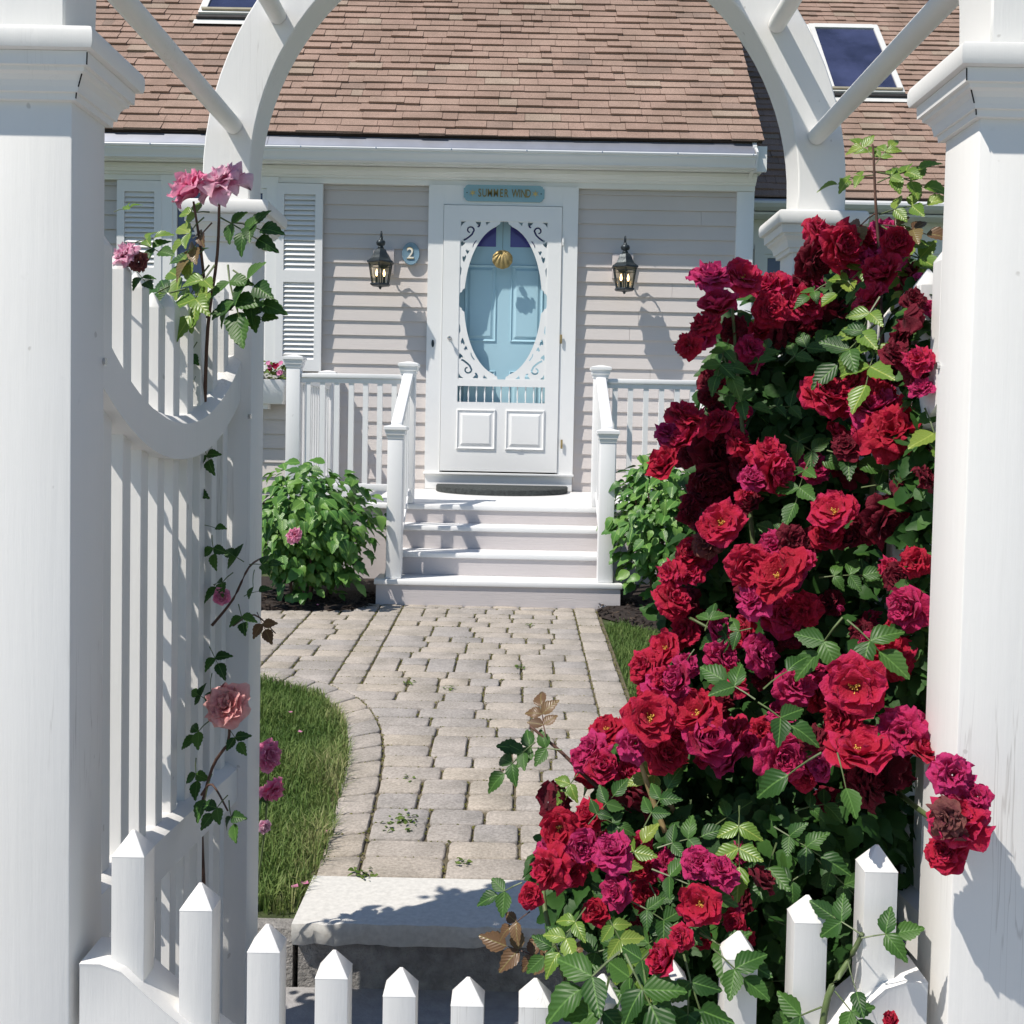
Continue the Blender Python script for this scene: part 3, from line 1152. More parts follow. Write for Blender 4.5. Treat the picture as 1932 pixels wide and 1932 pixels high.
# right wing of the house, set back
wy = WING_Y + 0.33
boxo('wing_wall', house, M['trim'], XMR + 0.001, 9.0, wy, wy + 4.0, GROUND_H - 0.2, wing_eave.z + 0.15)
b = MB()
wl = at(1600, 392, WING_Y - 0.09)
we = wing_eave
b.prism([(XMR + 0.03, a, c) for a, c in [(we.y - .1, wl.z + .05), (we.y - .1, wl.z + .03), (we.y - .07, wl.z), (we.y + .02, wl.z - .02), (we.y + .02, we.z - .02), (we.y - .02, we.z - .02)]],
        [(9.0, a, c) for a, c in [(we.y - .1, wl.z + .05), (we.y - .1, wl.z + .03), (we.y - .07, wl.z), (we.y + .02, wl.z - .02), (we.y + .02, we.z - .02), (we.y - .02, we.z - .02)]])
b.build('wing_gutter', M['gutter'], house)
boxo('wing_soffit', house, M['trim'], XMR + 0.002, 9.0, we.y + .021, wy - .001, wl.z - .05, wl.z - .03)
boxo('wing_frieze', house, M['trim'], XMR + 0.002, 9.0, wy - 0.03, wy - 0.001, wl.z - .33, wl.z - .051)


def window(x0, x1, zlo, zhi, yf, cols, rows, parent=house, mid=True):
    w = MB()
    cw = 0.09
    for (a, c, e, g_) in ((x0 - cw, x0, zlo - .02, zhi + cw), (x1, x1 + cw, zlo - .02, zhi + cw)):
        w.box(a, c, yf - .02, yf + .03, e, g_)
    w.box(x0, x1, yf - .02, yf + .03, zhi, zhi + cw)
    o = w.build('window', M['trim'], parent)
    boxo('sill', o, M['trim'], x0 - cw - .02, x1 + cw + .02, yf - .06, yf + .03, zlo - .06, zlo - .021)
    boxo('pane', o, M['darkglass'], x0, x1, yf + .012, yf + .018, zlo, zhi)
    fr = MB()
    s_ = .035
    for (a, c) in ((x0, x0 + s_), (x1 - s_, x1)):
        fr.box(a, c, yf - .006, yf + .011, zlo, zhi)
    fr.box(x0 + s_, x1 - s_, yf - .006, yf + .011, zlo, zlo + s_)
    fr.box(x0 + s_, x1 - s_, yf - .006, yf + .011, zhi - s_, zhi)
    if mid:
        zm = (zlo + zhi) / 2
        fr.box(x0 + s_, x1 - s_, yf - .007, yf + .011, zm - .02, zm + .02)
    fr.build('sash', M['trim'], o)
    for i in range(1, cols):
        xx = x0 + (x1 - x0) * i / cols
        boxo('muntin', o, M['trim'], xx - .008, xx + .008, yf - .002, yf + .0105, zlo + s_, zhi - s_)
    for i in range(1, rows):
        zz = zlo + (zhi - zlo) * i / rows
        boxo('muntin', o, M['trim'], x0 + s_, x1 - s_, yf - .001, yf + .0108, zz - .008, zz + .008)
    return o


ww0, ww1 = at(1437, 476, wy - .02), at(1500, 640, wy - .02)
window(ww0.x + .02, ww0.x + .78, at(1440, 660, wy).z, ww0.z - .02, wy - .03, 4, 4)
window(at(1722, 480, wy).x, at(1722, 480, wy).x + .8, at(1440, 660, wy).z, at(1722, 480, wy).z, wy - .03, 4, 4)
window(WX0 + .07, WX1 - .07, WZ0 + .02, WZ1 - .05, HY - .03, 3, 4)


def shutter(x0, x1, zlo, zhi, yf, label=None):
    o = MB()
    s_ = 0.058
    th = 0.032
    zm0 = zlo + (zhi - zlo) * 0.475
    zm1 = zm0 + 0.092
    o.box(x0, x0 + s_, yf, yf + th, zlo, zhi)
    o.box(x1 - s_, x1, yf, yf + th, zlo, zhi)
    o.box(x0 + s_, x1 - s_, yf, yf + th, zlo, zlo + .09)
    o.box(x0 + s_, x1 - s_, yf, yf + th, zm0, zm1)
    o.box(x0 + s_, x1 - s_, yf, yf + th, zhi - .085, zhi)
    sh = o.build('shutter', M['shutter'], house)
    me = None
    for (a, c) in ((zlo + .09, zm0), (zm1, zhi - .085)):
        n = max(1, round((c - a) / 0.0385))
        pitch = (c - a) / n
        for i in range(n):
            zc = a + pitch * (i + .5)
            b = MB()
            pr = [(yf + .003, zc - .019), (yf + .007, zc - .022), (yf + .031, zc + .016), (yf + .027, zc + .019)]
            b.prism([(x0 + s_ + .001, p, q) for p, q in pr], [(x1 - s_ - .001, p, q) for p, q in pr])
            b.build('slat', M['shutter'], sh)
    boxo('backing', sh, M['shutter'], x0 + s_ + .001, x1 - s_ - .001, yf + .032, yf + .034, zlo + .09, zhi - .085)
    return sh


shz1 = at(560, 347, 8.90).z
shz0 = at(560, 700, 8.90).z
shutter(SHX0, SHX1, shz0, shz1, HY - .056)
shutter(LSX0, LSX1, shz0, shz1, HY - .056)

# door casing: jambs, head, sill
boxo('door_casing', house, M['trim'], CX0, DX0 - .003, cas_y, HY + .03, DZ0 - .012, FRZ_B.z - .001)
boxo('door_casing', house, M['trim'], DX1 + .003, CX1, cas_y, HY + .03, DZ0 - .012, FRZ_B.z - .001)
boxo('door_head', house, M['trim'], DX0 - .0028, DX1 + .0028, cas_y + .0005, HY + .03, DZ1 + .006, FRZ_B.z - .001)
boxo('door_sill', house, M['trim'], CX0 - .01, CX1 + .008, cas_y - .022, HY + .03, DZ0 - .030, DZ0 - .0125, 0.003)
boxo('door_kickboard', house, M['trim'], CX0 + .004, CX1 - .004, cas_y + .004, HY + .03, CAS_B, DZ0 - .0305)
jl = MB()
jl.box(DX0 - .0025, DX0 + .012, DY + .034, 9.06, DZ0 - .01, DZ1 + .005)
jl.box(DX1 - .012, DX1 + .0025, DY + .034, 9.06, DZ0 - .01, DZ1 + .005)
jl.box(DX0 + .012, DX1 - .012, DY + .034, 9.06, DZ1 - .012, DZ1 + .005)
jl.build('door_jamb', M['trim'], house)

# storm door
OX0, OX1 = at(867.5, 480, DY).x, at(1033.5, 480, DY).x
OZ1, OZ0 = at(949, 417.5, DY).z, at(949, 716, DY).z
PZ1, PZ0 = at(949, 729.5, DY).z, at(949, 759.5, DY).z
T = 0.03
sd = MB()
sd.box(DX0, OX0, DY, DY + T, DZ0, DZ1)
sd.box(OX1, DX1, DY, DY + T, DZ0, DZ1)
sd.box(OX0, OX1, DY, DY + T, OZ1, DZ1)
sd.box(OX0, OX1, DY, DY + T, PZ1, OZ0)
sd.box(OX0, OX1, DY + .0005, DY + T, DZ0, PZ0)
door = sd.build('screen_door', M['trim'], house)
W_, H_ = (OX1 - OX0) / 2, (OZ1 - OZ0) / 2


def stroke(pts, w0, w1):
    """thicken a polyline into a closed loop"""
    pts = [Vector(p) for p in pts]
    n = len(pts)
    a, b_ = [], []
    for i, p in enumerate(pts):
        d = (pts[min(i + 1, n - 1)] - pts[max(i - 1, 0)]).normalized()
        nn = Vector((-d.y, d.x))
        w = w0 + (w1 - w0) * i / (n - 1)
        a.append(tuple(p + nn * w))
        b_.append(tuple(p - nn * w))
    return a + b_[::-1]


def bracket_shape():
    ea, eb = W_ * 0.885, H_ * 0.955
    out = [(0, 0), (W_ - 0.030, 0), (W_ - 0.034, -0.020), (W_ - 0.052, -0.030)]
    for i in range(0, 25):
        t = R(79 - i * (79 - 9) / 24)
        out.append((W_ - ea * math.cos(t), -(H_ - eb * math.sin(t))))
    x_, y_ = out[-1]
    out += [(0.026, y_ - .012), (0.020, y_ - .030), (0.006, y_ - .036), (0, y_ - .05)]
    hol = [[(.006, -.006), (.046, -.006), (.022, -.020), (.008, -.044)],
           [(.118, -.006), (.158, -.006), (.160, -.022), (.150, -.046), (.136, -.050), (.132, -.040), (.142, -.032), (.128, -.022)],
           [(.198, -.006), (.236, -.006), (.216, -.020), (.206, -.034)],
           [(.006, -.176), (.012, -.150), (.026, -.168), (.040, -.165), (.034, -.182), (.012, -.200)],
           [(.044, -.232), (.056, -.220), (.060, -.232), (.076, -.226), (.066, -.252), (.056, -.258), (.052, -.244)],
           [(.022, -.272), (.034, -.280), (.046, -.262), (.050, -.280), (.036, -.318), (.028, -.316), (.020, -.292)],
           [(.006, -.350), (.016, -.372), (.012, -.410), (.006, -.430)]]
    sp = []
    for i in range(16):
        t = i / 15
        a = R(200 - 330 * t)
        r = .012 + .026 * (1 - t)
        sp.append((.078 + r * math.cos(a) * 0.9, -.066 + r * math.sin(a) * 1.1))
    tail = [(.026, -.150), (.048, -.140), (.072, -.122), (.092, -.104), (.104, -.082)]
    curl = []
    for i in range(13):
        a = R(0 + 265 * i / 12)
        r = .030 * (1 - .45 * i / 12)
        curl.append((.078 + r * math.cos(a), -.072 + r * math.sin(a)))
    hol.append(stroke(tail[:-1] + curl, .0075, .0055))
    hol.append(stroke([(.100, -.205), (.104, -.185), (.114, -.168), (.128, -.150)], .003, .0045))
    return out, hol


bs, bh = bracket_shape()
for (sx, sz) in ((1, 1), (-1, 1), (1, -1), (-1, -1)):
    cx = OX0 if sx == 1 else OX1
    cz = OZ1 if sz == 1 else OZ0
    mw = Matrix.Translation((cx, DY + .013, cz)) @ Matrix.Rotation(math.pi / 2, 4, 'X') @ Matrix.Diagonal((sx, sz, 1, 1))
    plate('scroll_bracket', door, M['trim'], bs, bh, .016, mw)
for i in range(11):
    x = OX0 + (OX1 - OX0) * (i + .35) / 10.7
    h = PZ1 - PZ0
    prof = [(.004, 0), (.006, .01), (.0035, .02), (.0065, h * .35), (.0075, h * .5), (.005, h * .68), (.0035, h * .8), (.006, h * .88), (.004, h)]
    MB().lathe(prof, (x, DY + .014, PZ0), 8).build('spindle', M['trim'], door, smooth=True)
for (a, c) in ((861, 934.5), (953.5, 1027)):
    x0, x1 = at(a, 810, DY).x, at(c, 810, DY).x
    z1, z0_ = at(949, 773, DY).z, at(949, 849, DY).z
    b = MB()
    def rl(d, y_):
        return [(x0 + d, y_, z0_ + d), (x1 - d, y_, z0_ + d), (x1 - d, y_, z1 - d), (x0 + d, y_, z1 - d)]
    b.rings([rl(0, DY + .003), rl(0.0, DY - .008), rl(.008, DY - .012), rl(.018, DY - .004), rl(.03, DY - .004), rl(.048, DY - .013)], True)
    b.build('raised_panel', M['trim'], door)
# hardware
kx = at(848, 638, DY)
MB().lathe([(.012, 0), (.013, .004), (.006, .008), (.006, .03), (.014, .035), (.016, .045), (.009, .055)], (0, 0, 0), 12)
b = MB()
for i, (r, d) in enumerate([(.014, 0), (.014, .006), (.006, .01), (.006, .028), (.013, .034), (.015, .044), (.009, .052)]):
    pass
rs = [[(kx.x + r * math.cos(j * math.pi / 6), DY - d, kx.z + r * math.sin(j * math.pi / 6)) for j in range(12)] for r, d in [(.016, 0), (.016, .006), (.006, .01), (.006, .028), (.013, .034), (.015, .044), (.009, .052)]]
b.rings(rs)
b.build('handle', M['chrome'], door, smooth=True)
hp = at(816.5, 648, cas_y)
b = MB()
b.rings([[(hp.x + .011 * f * math.cos(j * math.pi / 6), cas_y - d, hp.z + .030 * f * math.sin(j * math.pi / 6)) for j in range(12)] for f, d in ((1, 0), (.9, .006), (.4, .008))])
b.build('doorbell', M['iron'], house)
for (a, z_) in ((1058, 640), (1059, 838), (1062, 455)):
    p = at(a, z_, DY)
    MB().box(p.x - .006, p.x + .010, DY - .012, DY - .001, p.z - .035, p.z + .035).build('hinge', M['trim'] if z_ == 455 else M['brass'], door, bev=.002)
hp = at(978, 846, DY)
MB().tube([(hp.x - .03, DY - .006, hp.z), (hp.x - .02, DY - .012, hp.z - .008), (hp.x + .02, DY - .012, hp.z - .008), (hp.x + .03, DY - .006, hp.z)], .004, 6).build('pull', M['trim'], door)

# blue front door behind it
BY = DY + .135
fd = boxo('front_door', house, M['bluedoor'], DX0 + .013, DX1 - .013, BY, BY + .045, DZ0 + .01, DZ1 - .013)
dcx = (DX0 + DX1) / 2
pxm = lambda x_, z_: at(x_, z_, BY)


def door_panel(px0, px1, pz1, pz0):
    x0, x1 = pxm(px0, 600).x, pxm(px1, 600).x
    z1, z0_ = pxm(949, pz1).z, pxm(949, pz0).z
    b = MB()
    def rl(d, y_):
        return [(x0 + d, y_, z0_ + d), (x1 - d, y_, z0_ + d), (x1 - d, y_, z1 - d), (x0 + d, y_, z1 - d)]
    b.rings([rl(0, BY + .01), rl(0, BY - .006), rl(.006, BY - .009), rl(.016, BY - .001), rl(.026, BY - .001), rl(.044, BY - .010)], True)
    b.build('panel', M['bluedoor'], fd)


for (a, c) in ((876, 936), (963, 1024)):
    x0, x1 = pxm(a, 450).x, pxm(c, 450).x
    gl = boxo('door_glass', fd, M['purpleglass'], x0, x1, BY - .003, BY + .001, pxm(949, 466).z, pxm(949, 425).z)
    door_panel(a, c, 500, 645)
    door_panel(a, c, 700, 850)

# ------------------------------------------------------------------ small things on the wall
# name sign
sp_ = at(951, 365, 8.868)
sg = thing('name_sign', (sp_.x, 8.868, sp_.z), 'pale blue name board reading SUMMER WIND above the screen door', 'sign')
hw, hh = at(1027, 365, 8.868).x - sp_.x, .062
ol = []
for (sx, sz) in ((1, 1), (-1, 1), (-1, -1), (1, -1)):
    q = [(hw, hh * .55), (hw - .010, hh * .62), (hw - .016, hh * .85), (hw - .034, hh)]
    q = q if sx * sz == 1 else q[::-1]
    ol += [(sx * a, sz * c) for a, c in q]
plate('board', sg, M['sign'], ol, [], .014, face_xz(sp_.x, 8.872, sp_.z), .001)
word = 'SUMMER WIND'
adv = .0375
ww = {'M': 1.25, 'W': 1.3, 'I': .55, ' ': .75}
tot = sum(adv * ww.get(c, 1) for c in word)
x = -tot / 2
for ch in word:
    w = adv * ww.get(ch, 1)
    if ch != ' ':
        letter(ch, .088, sg, M['letter'], face_xz(sp_.x + x + w / 2, 8.862, sp_.z - .002) @ Matrix.Diagonal((.62, 1, 1, 1)), .003)
    x += w
for s_ in (-1, 1):
    star = []
    for i in range(12):
        r = .030 if i % 2 == 0 else .009
        star.append((r * math.sin(i * math.pi / 6), r * math.cos(i * math.pi / 6)))
    plate('star', sg, M['gold'], star, [], .004, face_xz(sp_.x + s_ * (hw - .070), 8.862, sp_.z))
    MB().tube([(sp_.x + s_ * (hw - .025), 8.858, sp_.z), (sp_.x + s_ * (hw - .025), 8.866, sp_.z)], .005, 8).build('screw', M['iron'], sg)
# number plaque
pp = at(775, 478.5, HY - .03)
pq = thing('number_plaque', (pp.x, HY - .02, pp.z), 'oval blue house number plaque with gilt 2 beside the lantern', 'plaque')
b = MB()
b.rings([[(pp.x + .069 * f * math.cos(j * math.pi / 16), HY - d, pp.z + .088 * f * math.sin(j * math.pi / 16)) for j in range(32)] for f, d in ((1, .012), (1, .030), (.96, .036), (.86, .0335))])
b.build('plate', M['plaque'], pq, smooth='auto')
letter('2', .135, pq, M['gold'], face_xz(pp.x - .003, HY - .037, pp.z - .003) @ Matrix.Diagonal((.95, .95, 1, 1)), .0015)
letter('2', .115, pq, M['white_num'], face_xz(pp.x - .003, HY - .0395, pp.z - .003), .0015)
# shell
sc = at(948, 489.5, DY + .012)
sh = thing('shell_ornament', (sc.x, DY + .02, sc.z), 'ribbed brass scallop shell hanging in the oval of the screen door', 'ornament')
b = MB()
nr, na = 7, 52
vs, fs = [], []
for i in range(nr + 1):
    f = i / nr
    for j in range(na + 1):
        a = R(-82 + 164 * j / na)
        rib = math.cos(a * 18) * .5 + .5
        rr = .142 * max(.12, math.cos(a)) ** .72 * f * (1 + .025 * rib * (f > .95))
        vs.append((sc.x + rr * math.sin(a), DY + .018 - .030 * math.sin(math.pi * (.10 + .70 * f)) - .006 * rib * min(1, f * 1.5), sc.z + .068 - rr * math.cos(a)))
for i in range(nr):
    for j in range(na):
        q = i * (na + 1) + j
        fs.append((q, q + 1, q + na + 2, q + na + 1))
b.add(vs, fs)
b.box(sc.x - .020, sc.x + .020, DY + .002, DY + .022, sc.z + .052, sc.z + .070)
b.build('shell', M['brass'], sh, smooth='auto')
MB().tube([(sc.x, DY + .014, sc.z + .066), (sc.x, DY + .014, OZ1 + .002)], .0016, 5).build('cord', M['iron'], sh)


def lantern(px, py, label):
    c = at(px, py, HY - .215)      # centre of the cage rim
    ly = c.y
    zr = c.z                        # under edge of the roof
    t = thing('wall_lantern', (c.x, HY, zr - .17), label, 'lantern', 'lanterns either side of the front door')
    bl = boxo('mount_block', t, M['block'], c.x - .082, c.x + .082, HY - .028, HY + .01, zr - .06, zr + .135, .004)
    b = MB()
    b.rings([[(c.x + .052 * f * math.cos(j * math.pi / 8), HY - d, zr + .045 + .065 * f * math.sin(j * math.pi / 8)) for j in range(16)] for f, d in ((1, .029), (1, .040), (.7, .048))])
    b.build('wall_plate', M['iron'], t, smooth='auto')
    pts = []
    arm = [(HY - .045, zr + .045), (HY - .08, zr + .03), (HY - .105, zr + .06), (HY - .118, zr + .12), (HY - .14, zr + .19), (HY - .172, zr + .232), (HY - .20, zr + .236), (ly, zr + .222), (ly + .002, zr + .17)]
    MB().tube([(c.x, a, q) for a, q in arm], .0075, 8, .0065).build('arm', M['iron'], t, smooth=True)
    MB().lathe([(.006, .19), (.012, .182), (.012, .172), (.030, .165), (.036, .148), (.030, .131), (.014, .124), (.022, .118), (.024, .108), (.012, .104)], (c.x, ly, zr), 14).build('finial', M['iron'], t, smooth=True)
    n = 6
    ro = R(30)
    b = MB()
    b.lathe([(.028, .106), (.045, .095), (.056, .075), (.066, .050), (.080, .028), (.100, .012), (.112, .006), (.114, -.004), (.104, -.008), (.09, -.006)], (c.x, ly, zr), n, ro)
    b.build('roof', M['iron'], t)
    # cage
    b = MB()
    top, bot = -.010, -.165
    for i in range(n):
        a = ro + 2 * math.pi * i / n
        p0 = (c.x + .096 * math.cos(a), ly + .096 * math.sin(a), zr + top)
        p1 = (c.x + .068 * math.cos(a), ly + .068 * math.sin(a), zr + bot)
        b.tube([p0, p1], .0048, 6)
    ring_t = [(c.x + .090 * math.cos(ro + 2 * math.pi * i / n), ly + .090 * math.sin(ro + 2 * math.pi * i / n), zr - .030) for i in range(n + 1)]
    for i in range(n):
        b.tube([ring_t[i], ring_t[i + 1]], .0025, 4)
    b.build('cage', M['iron'], t)
    MB().lathe([(.082, -.163), (.084, -.172), (.070, -.180), (.03, -.186), (.012, -.190), (.010, -.200), (.003, -.206)], (c.x, ly, zr), n, ro).build('base', M['iron'], t)
    for i in range(n):
        a0, a1 = ro + 2 * math.pi * i / n, ro + 2 * math.pi * (i + 1) / n
        q = [(c.x + r * math.cos(a), ly + r * math.sin(a), zr + z_) for (r, z_, a) in ((.0665, bot, a0), (.0665, bot, a1), (.0935, top, a1), (.0935, top, a0))]
        MB().add(q, [(0, 1, 2, 3)]).build('glass_pane', M['lampglass'], t)
    for (dx, dy) in ((-.028, -.006), (.028, .006)):
        cn = MB().lathe([(.010, -.163), (.009, -.110), (.006, -.106)], (c.x + dx, ly + dy, zr), 8).build('candle', M['iron'], t, smooth='auto')
        MB().lathe([(.003, -.106), (.007, -.096), (.0085, -.084), (.005, -.066), (.0012, -.052)], (c.x + dx, ly + dy, zr), 8).build('bulb', M['flame'], cn, smooth=True)
    return t


lantern(718, 495, 'black wall lantern with lit bulbs left of the screen door, beside the plaque')
lantern(1179, 504, 'black wall lantern with lit bulbs between the screen door and the red roses')

# ------------------------------------------------------------------ porch
PY3 = 7.45
FLOOR_E = at(1090, 957, PY3).z
porch = thing('front_porch', (-.11, 7.0, path_z(6.75)), 'white porch with grey steps and balustrades below the front door', 'porch')
PX0, PX1 = -1.50, 1.52
SX0, SX1 = at(705, 1100, 6.70).x, at(1175, 1105, 6.70).x
TZ = [at(940, 1097.5, 6.70).z, at(940, 1045, 6.95).z, at(940, 994.5, 7.20).z, FLOOR_E]
TY = [6.70, 6.95, 7.20, PY3]
GZ0 = path_z(6.73)
IN0, IN1 = -.735, .535           # newel centre lines
b = MB()
b.prism([(PX0, PY3, FLOOR_E), (PX1, PY3, FLOOR_E), (PX1, 8.925, FLOOR_W), (PX0, 8.925, FLOOR_W)],
        [(PX0, PY3, FLOOR_E - .035), (PX1, PY3, FLOOR_E - .035), (PX1, 8.925, FLOOR_W - .035), (PX0, 8.925, FLOOR_W - .035)])
b.build('landing', M['porch'], porch, bev=.006)
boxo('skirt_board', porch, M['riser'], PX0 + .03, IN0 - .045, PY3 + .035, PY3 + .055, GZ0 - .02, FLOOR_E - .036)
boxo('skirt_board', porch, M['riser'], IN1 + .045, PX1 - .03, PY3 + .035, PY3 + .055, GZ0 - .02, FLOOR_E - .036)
for k in range(4):
    w0, w1 = (SX0, SX1) if k == 0 else (IN0 - .06, IN1 + .06)
    if k < 3:
        boxo('tread', porch, M['porch'], w0, w1, TY[k], TY[k + 1] + .03, TZ[k] - .032, TZ[k], .006)
    zb = GZ0 - .03 if k == 0 else TZ[k - 1]
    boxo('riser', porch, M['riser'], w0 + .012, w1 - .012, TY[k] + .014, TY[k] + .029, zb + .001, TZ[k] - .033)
# sides of the stair
for s_, x in ((-1, IN0 - .062), (1, IN1 + .045)):
    b = MB()
    pr = [(6.735, GZ0 - .02), (6.735, TZ[0] - .033), (6.985, TZ[1] - .033), (7.235, TZ[2] - .033), (PY3 + .034, FLOOR_E - .036), (PY3 + .034, GZ0 - .02)]
    b.prism([(x, a, c) for a, c in pr], [(x + .017, a, c) for a, c in pr])
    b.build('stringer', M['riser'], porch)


def newel(x, y_, zb, zt, w=.092, cap=.068):
    o = MB()
    h = w / 2
    o.box(x - h, x + h, y_ - h, y_ + h, zb, zt - .05)
    n_ = o.build('newel_post', M['porch'], porch, bev=.005)
    b = MB()
    def sq(r, z_):
        return [(x - r, y_ - r, z_), (x + r, y_ - r, z_), (x + r, y_ + r, z_), (x - r, y_ + r, z_)]
    b.rings([sq(h + .004, zt - .085), sq(h + .006, zt - .066), sq(h + .012, zt - .062), sq(h + .013, zt - .048), sq(cap - .006, zt - .036), sq(cap, zt - .033), sq(cap, zt - .016), sq(cap - .008, zt - .012), sq(.012, zt)])
    b.build('post_cap', M['porch'], n_)
    return n_


U_Y = PY3 + .055
L_Y = 6.78
uz = at(762, 681, U_Y - .05).z
lz = at(742, 800, L_Y - .05).z
newel(IN0, U_Y, FLOOR_E + .002, uz)
newel(IN1, U_Y, FLOOR_E + .002, uz + .0)
newel(IN0, L_Y, TZ[0] + .001, lz)
newel(IN1, L_Y, TZ[0] + .001, lz)
PCX = at(555, 760, U_Y).x
PCR = 1.45
newel(PCX, U_Y, FLOOR_E + .002, uz + .03)
newel(PCR, U_Y, FLOOR_E + .002, uz + .03)
newel(PCX + .0, 8.84, FLOOR_W + .002, uz - .0)
newel(PCR + .0, 8.84, FLOOR_W + .002, uz - .0)
RZ = at(700, 706, U_Y).z          # top of the level rail
BZ = FLOOR_E + .125


def level_rail(p0, p1, fl=0.0):
    (xa, ya), (xb, yb) = p0, p1
    L_ = math.hypot(xb - xa, yb - ya)
    ang = math.atan2(yb - ya, xb - xa)
    mw = Matrix.Translation((xa, ya, 0)) @ Matrix.Rotation(ang, 4, 'Z')
    def tb(lst, name, bev=0.0):
        b = MB()
        for q in lst:
            b.box(*q)
        b.v = [tuple(mw @ Vector(p)) for p in b.v]
        return b.build(name, M['porch'], porch, bev=bev)
    tb([(.0, L_, -.036, .036, RZ - .032, RZ)], 'top_rail', .006)
    tb([(.0, L_, -.022, .022, RZ - .062, RZ - .0325)], 'sub_rail')
    tb([(.0, L_, -.022, .022, BZ - .045, BZ)], 'bottom_rail', .004)
    n = max(2, round(L_ / .0985))
    for i in range(n):
        xx = L_ * (i + .5) / n
        tb([(xx - .0165, xx + .0165, -.0165, .0165, BZ + .0005, RZ - .0625)], 'baluster')


level_rail((PCX + .047, U_Y), (IN0 - .047, U_Y))
level_rail((IN1 + .047, U_Y), (PCR - .047, U_Y))
level_rail((PCX, U_Y + .047), (PCX, 8.793))
level_rail((PCR, U_Y + .047), (PCR, 8.793))
for x in (IN0, IN1):
    # raked stair rail
    ya, yb = L_Y + .02, U_Y - .047
    za, zb = lz - .005, uz - .10
    def sl_(y_, off):
        return za + (zb - za) * (y_ - ya) / (yb - ya) + off
    b = MB()
    b.prism([(x - .034, ya, sl_(ya, -.035)), (x + .034, ya, sl_(ya, -.035)), (x + .034, yb, sl_(yb, -.035)), (x - .034, yb, sl_(yb, -.035))],
            [(x - .034, ya, sl_(ya, .02)), (x + .034, ya, sl_(ya, .02)), (x + .034, yb, sl_(yb, .02)), (x - .034, yb, sl_(yb, .02))])
    b.build('handrail', M['porch'], porch, bev=.008)
    lo = (TZ[0] + .21) - za
    y0_ = L_Y + .0465
    def lr(y_):
        f = (y_ - y0_) / (yb - y0_)
        return TZ[0] + .13 + (FLOOR_E + .10 - TZ[0] - .13) * f
    b = MB()
    b.prism([(x - .02, y0_, lr(y0_) - .04), (x + .02, y0_, lr(y0_) - .04), (x + .02, yb, lr(yb) - .04), (x - .02, yb, lr(yb) - .04)],
            [(x - .02, y0_, lr(y0_)), (x + .02, y0_, lr(y0_)), (x + .02, yb, lr(yb)), (x - .02, yb, lr(yb))])
    b.build('lower_rail', M['porch'], porch)
    n = 5
    for i in range(n):
        yy = y0_ + (yb - y0_) * (i + .5) / n
        boxo('baluster', porch, M['porch'], x - .0165, x + .0165, yy - .0165, yy + .0165, lr(yy) - .005, sl_(yy, -.03))
# doormat
mx0, mx1 = at(818, 924, 8.55).x, at(1074, 930, 8.55).x
mcx, mr = (mx0 + mx1) / 2, (mx1 - mx0) / 2
b = MB()
lp = [(mcx + mr * math.cos(a), 8.862 - .56 * abs(math.sin(a)) ** .8) for a in np.linspace(0, math.pi, 33)]
fz = lambda y_: FLOOR_E + (FLOOR_W - FLOOR_E) * (y_ - PY3) / (8.925 - PY3)
b.rings([[(x, y_, fz(y_) + .001) for x, y_ in lp], [(x, y_, fz(y_) + .040) for x, y_ in lp],
         [(mcx + (x - mcx) * .985, 8.862 + (y_ - 8.862) * .98, fz(y_) + .046) for x, y_ in lp]])
mat_o = b.build('door_mat', M['mat'], smooth='auto')
tag(mat_o, 'dark half round rubber mat lying before the screen door', 'door mat')

# window box with petunias
wbx0, wbx1 = WX0 + .08, at(538, 740, 8.74).x
wz1, wz0 = at(520, 716, 8.74).z, at(520, 762, 8.74).z
fb = thing('flower_box', (-2.3, 8.8, wz0), 'white wooden window box under the shuttered window', 'window box')
b = MB()
b.prism([(wbx0 + .02, 8.76, wz0), (wbx1 - .025, 8.76, wz0), (wbx1 - .025, 8.87, wz0), (wbx0 + .02, 8.87, wz0)],
        [(wbx0, 8.72, wz1), (wbx1, 8.72, wz1), (wbx1, 8.87, wz1), (wbx0, 8.87, wz1)])
b.build('box', M['trim'], fb, bev=.004)
boxo('soil', fb, M['earth'], wbx0 + .02, wbx1 - .02, 8.735, 8.86, wz1 - .01, wz1 + .004)
boxo('bracket', fb, M['trim'], -2.0, -1.96, 8.8, 8.91, wz0 - .04, wz0 - .001)
boxo('bracket', fb, M['trim'], -2.62, -2.58, 8.8, 8.91, wz0 - .04, wz0 - .001)

# ------------------------------------------------------------------ arbor
AK = .80                         # arbor, gate and roses scaled about the camera: 1.1 m clear, 112 mm posts
AX = .695 * AK                   # half the clear width
FYA, FYB = 1.75 * AK, 1.89 * AK  # front posts
RYA, RYB = 2.93 * AK, 3.07 * AK  # rear posts
arbor = thing('garden_arbor', (0, 2.0, 0), 'white painted wooden garden arbor arching over the gate', 'arbor')
PW = .22
CAPF, CAPR = at(110, 52, 1.72 * AK).z, at(440, 377, 2.90 * AK).z


